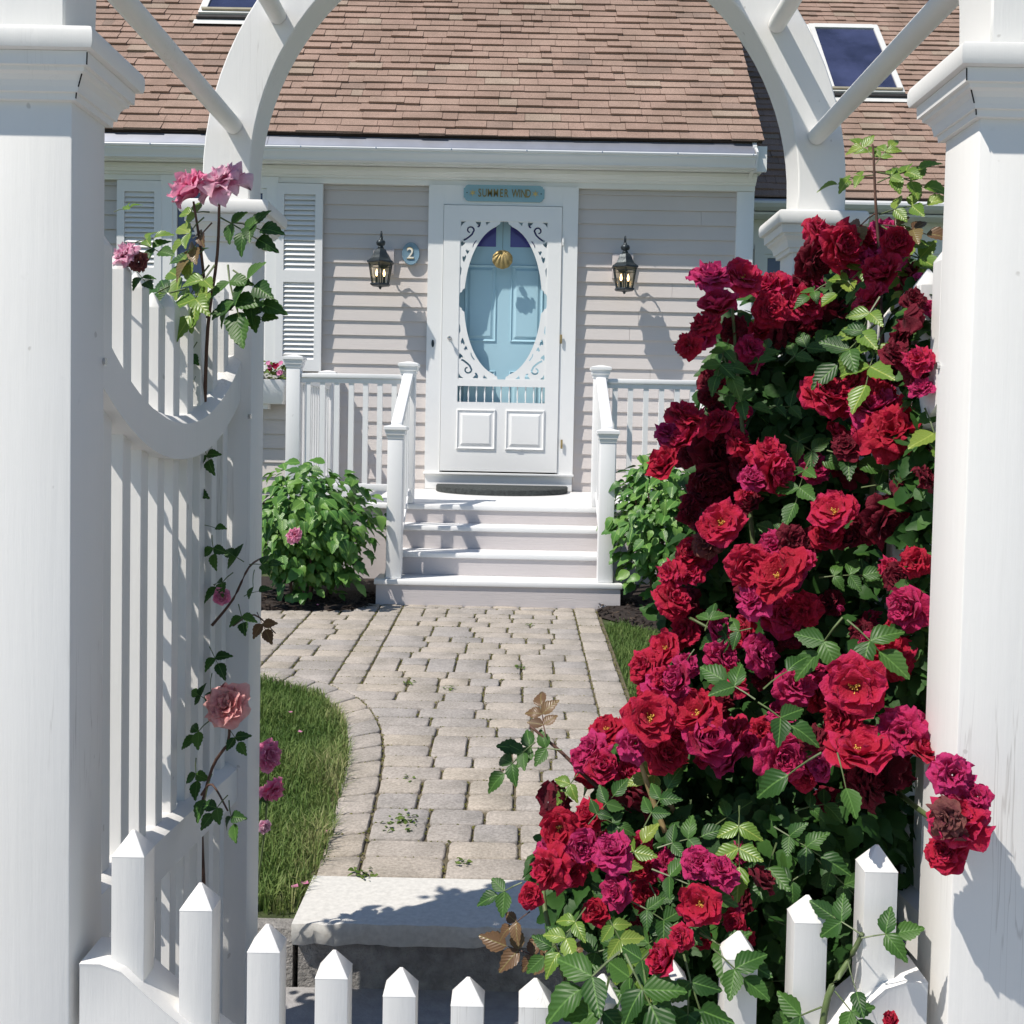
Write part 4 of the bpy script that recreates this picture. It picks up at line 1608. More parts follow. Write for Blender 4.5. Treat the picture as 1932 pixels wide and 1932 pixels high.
def post(side, y0_, y1_, ztop, big, zbase):
    xi = AX * side
    xo = (AX + big * AK) * side
    xa, xb = min(xi, xo), max(xi, xo)
    p = boxo('post', arbor, M['arbor'], xa, xb, y0_, y1_, zbase, ztop - .07, .0025)
    b = MB()
    def rect(o, dz_):
        o *= AK
        z_ = ztop - dz_ * AK
        return [(xa - o, y0_ - o, z_), (xb + o, y0_ - o, z_), (xb + o, y1_ + o, z_), (xa - o, y1_ + o, z_)]
    b.rings([rect(.002, .102), rect(.009, .101), rect(.010, .091), rect(.0145, .090), rect(.0155, .083), rect(.018, .074), rect(.023, .067), rect(.029, .063), rect(.030, .057), rect(.036, .056), rect(.037, .036)])
    b.build('capital_moulding', M['arbor'], p)
    b = MB()
    b.rings([rect(.040, .0355), rect(.0465, .0335), rect(.049, .026), rect(.049, .010), rect(.0465, .003), rect(.040, 0)])
    b.build('capital_slab', M['arbor'], p, smooth='auto')
    # the open mitre of the moulding at its inner front corner
    cx_ = xa if side > 0 else xb
    b = MB()
    for dz0, dz1, o0, o1 in ((.099, .088, .0098, .0115), (.083, .066, .0160, .0245), (.056, .038, .0365, .0373)):
        q0 = Vector((cx_ - side * o0 * AK, y0_ - o0 * AK, ztop - dz0 * AK))
        q1 = Vector((cx_ - side * o1 * AK, y0_ - o1 * AK, ztop - dz1 * AK))
        b.tube([q0, q1], .0009, 4)
    if y0_ < 2:
        b.build('mitre_gap', M['black'], p)
    return p


for s_ in (-1, 1):
    post(s_, FYA, FYB, CAPF, .20, -.05)
    post(s_, RYA, RYB, CAPR, .13, 0.0)


def arch(ya, yb, zc, ri, ro, zb):
    """half round board with straight legs standing on the capitals"""
    n = 48
    b = MB()
    secs = []
    for s_ in (1,):
        pass
    pts = [(ri, zb), (ri, zc)] if zb < zc - .001 else [(ri, zc)]
    ang = [math.pi * i / n for i in range(n + 1)]
    path_ = []
    if zb < zc - .001:
        path_.append(((ri, zb), (ro, zb)))
    for a in ang:
        path_.append(((ri * math.cos(a), zc + ri * math.sin(a)), (ro * math.cos(a), zc + ro * math.sin(a))))
    if zb < zc - .001:
        path_.append(((-ri, zb), (-ro, zb)))
    rs = [[(p[0], ya, p[1]), (q[0], ya, q[1]), (q[0], yb, q[1]), (p[0], yb, p[1])] for p, q in path_]
    b.rings(rs)
    return b.build('arch', M['arbor'], arbor, bev=.0025, seg=1)


ZC_R = at(978, 346, RYA).z
RI_R = .7065 * AK
arch(RYA + .004, RYB - .004, ZC_R, RI_R, RI_R + .122 * AK, CAPR + .001)
ZC_F = ZC_R + (CAPF - CAPR)
arch(FYA + .004, FYB - .004, ZC_F, RI_R + .002, RI_R + .124 * AK, CAPF + .001)
rr = RI_R + .055 * AK
for i in range(8):
    a = R(10.2 + 22.8 * i)
    p0 = Vector((rr * math.cos(a), FYB - .003, ZC_F + rr * math.sin(a)))
    p1 = Vector((rr * math.cos(a), RYA + .002, ZC_R + rr * math.sin(a)))
    b = MB()
    b.tube([p0, p0.lerp(p1, .5), p1], .0225 * AK, 20)
    b.build('rung', M['arbor'], arbor, smooth='auto')

for (bx_, by_) in ((195, 682), (470, 786), (1772, 690)):
    d_ = bearing(bx_, by_)
    sx_ = -AX if bx_ < 966 else AX
    t_ = sx_ / d_.x
    q = Vector((sx_, d_.y * t_, EYE + d_.z * t_))
    if FYA < q.y < RYB:
        sg_ = 1 if sx_ < 0 else -1
        MB().tube([(q.x - sg_ * .002, q.y, q.z), (q.x + sg_ * .004, q.y, q.z)], .005, 8).build('bolt', M['chrome'], arbor)

# picket panels at the sides
PK = .021 * AK


def picket_mesh(b, x, y_, z0_, z1, h=PK, pt=.026):
    def sq(r, z_):
        return [(x - r, y_ - r, z_), (x + r, y_ - r, z_), (x + r, y_ + r, z_), (x - r, y_ + r, z_)]
    b.rings([sq(h, z0_), sq(h, z1 - pt - .001), sq(h + .0005, z1 - pt), sq(.0015, z1)])
    return b


SWT = [at(202, 645, 1.976 * AK).z, at(349, 786, 2.44 * AK).z, at(455, 697, 2.93 * AK).z]


def swag(y_):
    """top of the sagging side rail"""
    u = (y_ - 2.44 * AK) / (.47 * AK)
    return SWT[1] + (max(SWT[2], SWT[0]) + .017 - SWT[1]) * (abs(u) ** 2.1)


for s_ in (-1, 1):
    xp = .768 * AK * s_
    for i in range(10):
        yf = (1.925 + .1035 * i) * AK
        yc = yf + PK
        # tips follow a sagging line too
        u = (yc - 2.44 * AK) / (.5 * AK)
        zt_ = at(292, 541, 2.36 * AK).z + .088 * abs(u) ** 2 - (.012 if i == 4 else 0)
        picket_mesh(MB(), xp, yc, .09, zt_).build('picket', M['arbor'], arbor, bev=.0015, seg=1)
    xa, xb = (.722 * AK * s_, .808 * AK * s_)
    b = MB()
    rs = []
    for k in range(25):
        yy = (1.885 + (2.935 - 1.885) * k / 24) * AK
        zt_ = swag(yy)
        hgt = (.092 + .02 * abs((yy / AK - 2.44) / .47) ** 2) * AK
        rs.append([(xa, yy, zt_ - hgt), (xb, yy, zt_ - hgt), (xb, yy, zt_ - .012), (xb - .012 * s_, yy, zt_), (xa + .016 * s_, yy, zt_), (xa, yy, zt_ - .012)])
    b.rings(rs)
    b.build('swag_rail', M['arbor'], arbor, smooth='auto')
    zl = at(450, 1440, 2.93 * AK).z
    zl2 = at(290, 1622, 2.117 * AK).z
    def lz_(yy):
        return zl2 + (zl - zl2) * (yy / AK - 2.117) / (2.93 - 2.117)
    b = MB()
    rs = []
    for yy in (1.885 * AK, 2.935 * AK):
        z_ = lz_(yy)
        rs.append([(xa, yy, z_ - .080), (xb, yy, z_ - .080), (xb, yy, z_ - .012), (xb - .012 * s_, yy, z_), (xa + .018 * s_, yy, z_), (xa, yy, z_ - .012)])
    b.rings(rs)
    b.build('lower_rail', M['arbor'], arbor, smooth='auto')

# ------------------------------------------------------------------ gate
GYc = 1.80 * AK
gate = thing('picket_gate', (0, GYc, 0), 'low white picket gate with dipping rail in the foreground', 'gate')
tips = [(252, 1566), (381, 1666), (510, 1744), (638, 1793), (761, 1826), (887, 1844), (1008, 1846), (1128, 1838), (1260, 1808), (1391, 1757), (1522, 1689), (1655, 1594)]
tp = [at(x, y_, GYc) for x, y_ in tips]
n_t = len(tp)
x_first, x_last = tp[0].x, tp[-1].x
for i, p in enumerate(tp):
    xx = x_first + (x_last - x_first) * i / (n_t - 1)
    b = MB()
    h = .0262 * AK
    zz = p.z
    def sq(r, z_):
        return [(xx - r, GYc - r, z_), (xx + r, GYc - r, z_), (xx + r, GYc + r, z_), (xx - r, GYc + r, z_)]
    b.rings([sq(h, .10), sq(h, zz - .0286), sq(h + .0006, zz - .0278), sq(.002, zz)])
    b.build('picket', M['gate'], gate, bev=.002, seg=2)
gx0, gx1 = at(150, 1850, GYc - .045 * AK).x, at(1753, 1790, GYc - .045 * AK).x
zr0 = at(180, 1818, GYc - .045 * AK).z
gcx = (x_first + x_last) / 2
b = MB()
rs = []
half = (gx1 - gx0) / 2
cxg = (gx0 + gx1) / 2
flat = .055 * AK
for k in range(41):
    xx = gx0 + (gx1 - gx0) * k / 40
    u = max(0, half - flat - abs(xx - cxg)) / (half - flat)
    zt_ = zr0 - .30 * AK * (1 - (1 - u) ** 2)
    rs.append([(xx, GYc - .045 * AK, zt_ - .093), (xx, GYc - .045 * AK, zt_ - .006), (xx, GYc - .038, zt_), (xx, GYc + .038, zt_), (xx, GYc + .045 * AK, zt_ - .006), (xx, GYc + .045 * AK, zt_ - .093)])
b.rings(rs)
b.build('dipping_rail', M['gate'], gate, smooth='auto')
boxo('bottom_rail', gate, M['gate'], gx0, gx1, GYc - .04, GYc + .04, .18, .28, .006)


# ------------------------------------------------------------------ leaves and flowers
def leaf_geo(L=1.0, W=.6, serr=7, fold=.22, droop=.25, curl=0.0, rng=random):
    """leaf blade along +Y, normal +Z, base at the origin"""
    n = serr * 2
    left, right, mid = [], [], []
    K = n
    for i in range(K + 1):
        t = i / K
        w = W / 2 * (math.sin(math.pi * t ** .72)) ** 1.12 if 0 < t < 1 else 0
        tooth = (0.06 * W if i % 2 else 0) if 0 < t < 1 else 0
        z = -droop * t * t * L + curl * math.sin(t * 5) * .03
        mid.append((0, t * L, z))
        left.append((-(w + tooth), t * L + (.02 if i % 2 else 0) * L, z + fold * w))
        right.append((w + tooth, t * L + (.02 if i % 2 else 0) * L, z + fold * w))
    v = mid + left[1:-1] + right[1:-1]
    f = []
    lo = K + 1
    ro = lo + K - 1
    for i in range(K):
        a, b_ = i, i + 1
        if i == 0:
            f += [(0, 1, lo), (0, ro, 1)]
        elif i == K - 1:
            f += [(i, i + 1, lo + i - 1), (i, ro + i - 1, i + 1)]
        else:
            f += [(i, i + 1, lo + i, lo + i - 1), (i, ro + i - 1, ro + i, i + 1)]
    return v, f


def frame_from(normal, along):
    z = Vector(normal).normalized()
    y_ = Vector(along)
    y_ = (y_ - z * y_.dot(z))
    if y_.length < 1e-5:
        y_ = z.orthogonal()
    y_.normalize()
    x = y_.cross(z)
    return Matrix((x, y_, z)).transposed()


rl_ = random.Random(99)
leafA = [leaf_geo(1, .62, 4, .22, dr, cu) for dr, cu in ((.12, 0), (.3, .5), (.22, -1), (.42, .6))]
leafB = [leaf_geo(1, .62, 6, .38, dr, cu) for dr, cu in ((.12, 0), (.28, .6), (.2, -1), (.4, .8))]
leafH = [leaf_geo(1, .68, 4, .30, dr, cu) for dr, cu in ((.15, 0), (.40, .7), (.28, -1), (.55, .9))]


def mesh_from(name, vf, mat):
    me = bpy.data.meshes.new(name)
    me.from_pydata(vf[0], [], vf[1])
    me.materials.append(mat)
    me.polygons.foreach_set('use_smooth', [True] * len(me.polygons))
    return me


ME = {}
for key, src, mat in (('leaf', leafB, 'leaf'), ('young', leafB, 'young'), ('bronze', leafB, 'bronze'), ('hyd', leafH, 'hyd')):
    ME[key] = [mesh_from('leaf', vf, M[mat]) for vf in src]


def put(name, me, parent, p, rot3, s):
    o = bpy.data.objects.new(name, me)
    COL.objects.link(o)
    o.parent = parent
    o.matrix_parent_inverse = world_of(parent).inverted()
    o.matrix_basis = Matrix.Translation(p) @ rot3.to_4x4() @ Matrix.Scale(s, 4)
    return o


class Mass:
    """many small leaves joined into one mesh"""
    def __init__(s):
        s.V, s.F, s.T, s.n = [], [], [], 0

    def add(s, vf, p, rot3, sc_, tone):
        a = np.array(vf[0]) * sc_
        a = a @ np.array(rot3).T + np.array(p)
        s.V.append(a)
        s.F.extend([tuple(i + s.n for i in f) for f in vf[1]])
        s.T.append(np.full(len(a), tone, dtype=np.float32))
        s.n += len(a)

    def build(s, name, mat, parent=None, smooth=True):
        me = bpy.data.meshes.new(name)
        me.from_pydata(np.concatenate(s.V).tolist(), [], s.F)
        a = me.attributes.new('tone', 'FLOAT', 'POINT')
        a.data.foreach_set('value', np.concatenate(s.T))
        me.materials.append(mat)
        if smooth:
            me.polygons.foreach_set('use_smooth', [True] * len(me.polygons))
        o = link(name, me, parent)
        o['kind'] = 'stuff'
        return o


def petal(b, phi, base_r, L_, W_p, th0, th1, cup, ruf, rng, zoff=0.0, nu=8, nv=6):
    """one petal: leaves the axis at elevation th0 and ends at th1 (degrees above the horizontal)"""
    v, f, tn = [], [], []
    tv = rng.uniform(-.14, .14)
    twist = rng.uniform(-.3, .3)
    curl_ = rng.uniform(20, 190)
    ph1, ph2 = rng.uniform(0, 6.28), rng.uniform(0, 6.28)
    for j in range(nv + 1):
        t = j / nv
        r, z = base_r, zoff
        steps = 8
        for q in range(steps):
            tt = t * (q + .5) / steps
            th = R(th0 + (th1 - th0) * tt - max(0, tt - .62) * curl_)
            r += L_ * t / steps * math.cos(th)
            z += L_ * t / steps * math.sin(th)
        w = W_p * (0.28 + .72 * math.sin(min(1, t * 1.25) * math.pi / 2)) * (math.sqrt(max(0, 1 - max(0, (t - .68) / .34) ** 2)) * .75 + .25)
        for i in range(nu + 1):
            u = -1 + 2 * i / nu
            lift = cup * (u * u) * W_p * (0.4 + .6 * t)
            edge_ = ruf * W_p * (t ** 2) * (math.sin(u * 3.7 + ph1) * .55 + math.sin(u * 7.6 + ph2) * .36)
            x = r - lift * math.sin(R(th0 * .6 + th1 * .4)) + edge_ * .5 - abs(u) ** 3 * .12 * L_ * t
            yy = u * w + twist * t * L_ * .3
            zz = z + lift * math.cos(R(th0 * .6 + th1 * .4)) * 1.0 + edge_
            c, s_ = math.cos(phi), math.sin(phi)
            v.append((x * c - yy * s_, x * s_ + yy * c, zz))
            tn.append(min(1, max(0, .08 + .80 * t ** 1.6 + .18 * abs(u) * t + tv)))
    for j in range(nv):
        for i in range(nu):
            q = j * (nu + 1) + i
            f.append((q, q + 1, q + nu + 2, q + nu + 1))
    b.add(v, f)
    b.t[-len(v):] = tn


def rose_bm(kind, seed):
    """a bloom of radius about 1, facing +Z"""
    rng = random.Random(seed)
    b = MB()
    def layer(n, br, L_, W_p, t0, t1, cup, ruf, z=0.0):
        o = rng.uniform(0, 6.28)
        for i in range(n):
            petal(b, o + 2 * math.pi * (i + rng.uniform(-.22, .22)) / n, br, L_ * rng.uniform(.86, 1.12), W_p * rng.uniform(.85, 1.12), t0 + rng.uniform(-10, 10), t1 + rng.uniform(-14, 14), cup, ruf * rng.uniform(.6, 1.5), rng, z)
    if kind == 'open':
        layer(5, .03, 1.0, .60, 36, 2, .16, .30, -.05)
        layer(6, .03, .88, .50, 50, 14, .22, .34, 0)
        layer(5, .04, .66, .36, 64, 36, .32, .36, .02)
    elif kind == 'full':
        layer(6, .03, 1.0, .54, 30, -14, .14, .34, -.08)
        layer(7, .03, .92, .48, 46, 4, .20, .38, 0)
        layer(7, .04, .80, .42, 58, 20, .28, .40, .03)
        layer(7, .05, .66, .34, 70, 40, .36, .42, .05)
        layer(6, .05, .52, .26, 82, 60, .45, .42, .07)
        layer(5, .02, .40, .18, 90, 78, .5, .4, .07)
    elif kind == 'cup':
        layer(5, .03, 1.0, .60, 48, 10, .24, .24, -.05)
        layer(6, .05, .92, .52, 62, 30, .34, .26, 0)
        layer(6, .06, .82, .44, 74, 50, .45, .28, .04)
        layer(6, .07, .68, .32, 84, 66, .5, .30, .08)
        layer(5, .05, .56, .22, 90, 84, .55, .28, .1)
    elif kind == 'spent':
        layer(7, .03, .98, .46, 22, -34, .1, .52, -.05)
        layer(7, .03, .88, .42, 42, -6, .24, .58, 0)
        layer(7, .04, .68, .34, 60, 24, .4, .6, .03)
        layer(5, .04, .50, .22, 78, 50, .5, .6, .05)
    elif kind == 'bud':
        layer(5, .02, .9, .3, 84, 82, .9, .08, 0)
        layer(3, .01, .8, .2, 90, 92, .9, .05, .05)
    return b


ROSES = {}
for kind, n in (('open', 6), ('full', 7), ('cup', 6), ('spent', 7), ('bud', 2)):
    ROSES[kind] = [rose_bm(kind, 100 + hash_ + i) for i, hash_ in zip(range(n), [{'open': 0, 'full': 20, 'cup': 40, 'spent': 60, 'bud': 80}[kind]] * n)]
ROSE_ME = {}


def rose_me(kind, var, mat):
    key = (kind, var, mat)
    if key not in ROSE_ME:
        b = ROSES[kind][var % len(ROSES[kind])]
        me = bpy.data.meshes.new('rose')
        me.from_pydata(b.v, [], b.f)
        a_ = me.attributes.new('tone', 'FLOAT', 'POINT')
        a_.data.foreach_set('value', np.array(b.t, dtype=np.float32))
        me.materials.append(M[mat])
        me.polygons.foreach_set('use_smooth', [True] * len(me.polygons))
        ROSE_ME[key] = me
    return ROSE_ME[key]


def stamen_me():
    rng = random.Random(5)
    b = MB()
    for i in range(26):
        a = rng.uniform(0, 6.28)
        r = rng.uniform(.02, .2)
        p0 = Vector((r * .25 * math.cos(a), r * .25 * math.sin(a), .02))
        p1 = Vector((r * math.cos(a), r * math.sin(a), rng.uniform(.16, .27)))
        b.tube([p0, p1], .008, 3)
        b.lathe([(.004, -.02), (.022, 0), (.004, .02)], p1, 5)
    me = bpy.data.meshes.new('stamens')
    me.from_pydata(b.v, [], b.f)
    me.materials.append(M['stamen'])
    return me


STAMEN = stamen_me()
rr_ = random.Random(41)


def rose(parent, px, py, Y, dpx, kind, mat, axis=None, label=None):
    Y *= AK
    p = at(px, py, Y)
    rad = dpx / 2 * Y / 2130 * 1.06
    ax = Vector(axis) if axis else Vector((rr_.uniform(-1.0, .45), rr_.uniform(-1.0, -.28), rr_.uniform(-.05, .95)))
    ax.normalize()
    rot = frame_from(ax, (rr_.uniform(-1, 1), rr_.uniform(-1, 1), rr_.uniform(-1, 1)))
    o = put('rose', rose_me(kind, rr_.randrange(7), mat), parent, p - ax * rad * .25, rot, rad * rr_.uniform(.94, 1.06))
    if kind == 'open':
        s_ = bpy.data.objects.new('stamens', STAMEN)
        COL.objects.link(s_)
        s_.parent = o
    if label:
        o['label'] = label
    return o


def spray(parent, p, along, normal, size, n=5, key='leaf', bend=.3):
    """a compound rose leaf: a stalk and its leaflets"""
    p = Vector(p)
    along = Vector(along).normalized()
    fr = frame_from(normal, along)
    x, y_, z = fr.col[0], fr.col[1], fr.col[2]
    Ls = size * (.95 if n >= 5 else .6)
    pts = [p + y_ * Ls * t - z * bend * Ls * t * t for t in (0, .35, .7, 1.0)]
    st_ = MB().tube(pts, size * .018, 4, size * .010).build('leaf', M['stem'] if key != 'bronze' else M['brownstem'], parent)
    slots = [(1.0, 0, .56)]
    if n >= 3:
        slots += [(.72, 1, .50), (.72, -1, .50)]
    if n >= 5:
        slots += [(.36, 1, .42), (.36, -1, .42)]
    if n >= 7:
        slots += [(.10, 1, .34), (.10, -1, .34)]
    for (t, sd_, sc_) in slots:
        q = p + y_ * Ls * t - z * bend * Ls * t * t
        if sd_ == 0:
            al = y_ - z * bend * 1.4
        else:
            al = x * sd_ * .95 + y_ * .45 - z * rl_.uniform(-.05, .35)
        nr_ = z + x * sd_ * rl_.uniform(-.25, .15) + Vector((rl_.uniform(-.2, .2), rl_.uniform(-.2, .2), 0))
        put('leaflet', rl_.choice(ME[key]), st_, q, frame_from(nr_, al), size * sc_ * rl_.uniform(.9, 1.1))
    return st_


SUNV = -LIGHT
# ---- the red rose
rb0 = thing('rose_bush', (.50, 1.86, 0), 'tall red climbing rose in full bloom against the right arbor side', 'rose bush')
red_list = [
    # px, py, depth, diameter px, kind, colour
    (1540, 492, 2.42, 92, 'full', 'shaded_red'), (1590, 462, 2.36, 90, 'full', 'red'), (1625, 452, 2.42, 62, 'cup', 'red'),
    (1690, 478, 2.32, 74, 'full', 'magenta'), (1665, 515, 2.26, 92, 'cup', 'red'), (1640, 560, 2.22, 84, 'open', 'red'), (1712, 520, 2.36, 70, 'full', 'shaded_red'), (1738, 528, 2.22, 40, 'cup', 'magenta'),
    (1342, 520, 2.34, 84, 'full', 'magenta'), (1402, 520, 2.36, 86, 'open', 'red'), (1357, 578, 2.30, 92, 'cup', 'red'), (1330, 612, 2.28, 66, 'full', 'red'), (1296, 652, 2.26, 60, 'spent', 'red'),
    (1478, 612, 2.44, 112, 'full', 'shaded_red'), (1520, 570, 2.40, 92, 'full', 'red'), (1455, 585, 2.38, 72, 'full', 'red'), (1560, 592, 2.48, 100, 'cup', 'shaded_red'), (1530, 640, 2.5, 90, 'full', 'shaded_red'),
    (1420, 655, 2.34, 62, 'spent', 'magenta'), (1690, 690, 2.30, 70, 'spent', 'red'), (1760, 580, 2.1, 46, 'full', 'magenta'),
    (1562, 742, 2.20, 110, 'full', 'red'), (1612, 722, 2.18, 96, 'full', 'red'), (1650, 766, 2.14, 118, 'full', 'magenta'), (1682, 812, 2.06, 136, 'spent', 'red'), (1726, 835, 2.08, 72, 'cup', 'red'), (1632, 810, 2.16, 70, 'cup', 'red'), (1712, 770, 2.1, 80, 'full', 'red'),
    (1298, 786, 2.26, 84, 'full', 'red'), (1290, 832, 2.24, 70, 'cup', 'red'), (1256, 876, 2.22, 78, 'cup', 'red'), (1338, 750, 2.36, 44, 'spent', 'shaded_red'),
    (1358, 850, 2.40, 112, 'full', 'shaded_red'), (1340, 900, 2.38, 100, 'cup', 'shaded_red'), (1345, 960, 2.42, 104, 'full', 'shaded_red'), (1380, 810, 2.4, 60, 'spent', 'red'),
    (1452, 852, 2.24, 76, 'spent', 'red'), (1462, 892, 2.20, 96, 'cup', 'red'), (1420, 902, 2.22, 56, 'full', 'magenta'),
    (1360, 985, 2.20, 92, 'open', 'red'), (1335, 1020, 2.26, 76, 'spent', 'wilt'), (1300, 960, 2.36, 60, 'full', 'shaded_red'),
    (1574, 962, 2.10, 104, 'open', 'red'), (1562, 1010, 2.14, 84, 'cup', 'red'), (1672, 986, 2.08, 112, 'spent', 'shaded_red'), (1690, 960, 2.1, 70, 'full', 'red'),
    (1602, 884, 2.30, 84, 'full', 'shaded_red'), (1640, 1060, 2.34, 80, 'full', 'shaded_red'),
    (1262, 1080, 2.28, 66, 'spent', 'red'), (1272, 1132, 2.26, 82, 'full', 'red'), (1308, 1080, 2.28, 52, 'spent', 'red'), (1300, 1165, 2.32, 70, 'full', 'shaded_red'), (1305, 1205, 2.36, 64, 'cup', 'shaded_red'),
    (1412, 1068, 2.12, 92, 'full', 'red'), (1468, 1082, 2.06, 122, 'open', 'red'), (1480, 1158, 2.14, 108, 'full', 'red'), (1420, 1130, 2.10, 76, 'spent', 'magenta'), (1505, 1060, 2.1, 70, 'full', 'red'), (1470, 1190, 2.2, 90, 'cup', 'shaded_red'),
    (1712, 1148, 1.97, 98, 'full', 'magenta'), (1682, 1236, 1.98, 104, 'spent', 'red'), (1640, 1215, 2.06, 60, 'cup', 'magenta'),
    (1350, 1184, 2.16, 72, 'cup', 'magenta'), (1366, 1236, 2.12, 72, 'spent', 'magenta'), (1438, 1234, 2.10, 86, 'full', 'magenta'), (1590, 1150, 2.1, 34, 'bud', 'magenta'),
    (1254, 1222, 2.24, 74, 'open', 'red'), (1216, 1256, 2.22, 80, 'full', 'red'),
    (1500, 1292, 2.02, 86, 'spent', 'magenta'), (1385, 1284, 2.10, 76, 'open', 'red'), (1530, 1262, 2.06, 60, 'spent', 'magenta'),
    (1258, 1298, 2.06, 96, 'full', 'magenta'), (1228, 1352, 1.98, 112, 'open', 'red'), (1314, 1344, 1.98, 110, 'open', 'red'), (1200, 1402, 2.02, 82, 'spent', 'magenta'), (1258, 1420, 2.0, 96, 'full', 'red'), (1335, 1402, 1.95, 106, 'cup', 'magenta'), (1378, 1380, 2.0, 84, 'open', 'red'), (1372, 1440, 2.0, 72, 'cup', 'magenta'), (1290, 1385, 2.02, 80, 'full', 'red'),
    (1612, 1298, 1.90, 126, 'open', 'red'), (1586, 1352, 1.92, 92, 'full', 'red'), (1622, 1412, 1.86, 142, 'open', 'red'), (1702, 1380, 1.88, 100, 'spent', 'magenta'), (1742, 1420, 1.86, 72, 'cup', 'red'), (1478, 1430, 1.94, 106, 'full', 'magenta'), (1552, 1446, 1.92, 72, 'cup', 'magenta'), (1640, 1478, 1.94, 104, 'full', 'shaded_red'), (1520, 1462, 1.95, 70, 'full', 'red'), (1690, 1455, 1.94, 90, 'full', 'shaded_red'),
    (1144, 1376, 2.14, 72, 'open', 'red'), (1118, 1412, 2.12, 78, 'full', 'magenta'), (1136, 1446, 2.08, 80, 'cup', 'red'), (1098, 1432, 2.12, 56, 'full', 'magenta'),
    (1048, 1512, 2.22, 92, 'full', 'shaded_red'), (1190, 1505, 2.18, 98, 'full', 'shaded_red'),
    (1054, 1562, 2.02, 78, 'open', 'red'), (1032, 1640, 1.98, 110, 'spent', 'red'), (1096, 1598, 2.0, 74, 'cup', 'magenta'), (1156, 1604, 1.98, 88, 'full', 'magenta'), (1160, 1682, 1.96, 78, 'full', 'magenta'), (1122, 1722, 1.98, 60, 'cup', 'red'), (1000, 1690, 2.0, 56, 'full', 'red'), (1078, 1640, 2.0, 70, 'full', 'red'),
    (1318, 1626, 1.94, 76, 'full', 'magenta'), (1362, 1640, 1.92, 76, 'spent', 'magenta'), (1434, 1662, 1.94, 74, 'cup', 'shaded_red'), (1320, 1706, 1.90, 92, 'open', 'red'), (1388, 1738, 1.92, 56, 'cup', 'red'),
    (1255, 1812, 1.73, 92, 'cup', 'red'), (1208, 1760, 1.95, 50, 'spent', 'shaded_red'),
    (1800, 1462, 1.68, 96, 'spent', 'magenta'), (1808, 1540, 1.66, 128, 'spent', 'red'), (1782, 1548, 1.64, 84, 'spent', 'wilt'), (1784, 1608, 1.68, 88, 'full', 'red'), (1842, 1502, 1.67, 62, 'spent', 'magenta'),
    (1682, 1926, 1.72, 42, 'cup', 'red'),
    (1716, 600, 2.06, 70, 'cup', 'shaded_red'), (1732, 676, 1.98, 64, 'spent', 'red'), (1700, 642, 2.14, 82, 'full', 'shaded_red'), (1738, 730, 1.98, 54, 'full', 'magenta'), (1745, 900, 1.96, 60, 'full', 'shaded_red'), (1728, 1060, 1.98, 66, 'spent', 'red'),
]
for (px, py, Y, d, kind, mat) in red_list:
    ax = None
    if mat == 'shaded_red':
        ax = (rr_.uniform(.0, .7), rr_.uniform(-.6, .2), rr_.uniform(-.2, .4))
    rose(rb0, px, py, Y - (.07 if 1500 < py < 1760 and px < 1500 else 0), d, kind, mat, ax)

rf = random.Random(303)
for (px, py, Y, d, kind, mat) in list(red_list):
    if py > 1880 or px > 1760:
        continue
    for _k in range(2 if rf.random() < .55 else 1):
        if rf.random() > .82:
            continue
        a_ = rf.uniform(0, 6.28)
        q = d * rf.uniform(.55, .85)
        x_, y_ = px + q * math.cos(a_), py + q * math.sin(a_) * .9
        lim = np.interp(y_, [440, 520, 650, 780, 880, 1100, 1250, 1350, 1500, 1650, 1760], [1520, 1330, 1290, 1280, 1240, 1250, 1205, 1110, 1030, 1000, 1120])
        if x_ < lim or x_ > 1752 or (y_ > 1700 and x_ > 1420) or y_ > 1800:
            continue
        rose(rb0, x_, y_, Y + rf.uniform(.02, .10), rf.uniform(48, 78), rf.choice(['full', 'spent', 'cup', 'full', 'spent']), rf.choice(['red', 'red', 'magenta', 'shaded_red']) if mat != 'shaded_red' else 'shaded_red')

# canes
def cane(parent, pts, r0, r1, mat='stem', name='cane'):
    P = [at(q[0], q[1], q[2] * AK) for q in pts]
    r0, r1 = r0 * AK, r1 * AK
    # smooth the run a little
    out = []
    for i in range(len(P) - 1):
        p0, p1, p2, p3 = P[max(i - 1, 0)], P[i], P[i + 1], P[min(i + 2, len(P) - 1)]
        for t in (0, .25, .5, .75):
            out.append(.5 * ((2 * p1) + (-p0 + p2) * t + (2 * p0 - 5 * p1 + 4 * p2 - p3) * t * t + (-p0 + 3 * p1 - 3 * p2 + p3) * t ** 3))
    out.append(P[-1])
    return MB().tube(out, r0, 6, r1).build(name, M[mat], parent, smooth=True)


cane(rb0, [(1640, 1980, 2.3), (1600, 1500, 2.3), (1640, 1000, 2.3), (1665, 660, 2.25)], .009, .0048, 'stem')
cane(rb0, [(1665, 660, 2.25), (1662, 560, 2.3), (1658, 470, 2.36), (1652, 380, 2.36), (1648, 290, 2.36), (1646, 272, 2.36)], .0046, .0018, 'brownstem')
cane(rb0, [(1620, 1990, 2.25), (1500, 1600, 2.2), (1440, 1200, 2.25), (1400, 800, 2.35), (1380, 560, 2.36)], .009, .003)
cane(rb0, [(1600, 1990, 2.2), (1400, 1700, 2.1), (1250, 1500, 2.1), (1200, 1420, 2.1)], .009, .003, 'cane')
cane(rb0, [(1255, 1570, 2.02), (1232, 1510, 2.03), (1215, 1460, 2.03), (1205, 1420, 2.03)], .0055, .005, 'cane')
cane(rb0, [(1120, 1990, 1.90), (1085, 1890, 1.92), (1050, 1800, 1.94), (1030, 1725, 1.97), (1025, 1680, 2.0)], .0065, .004, 'stem')
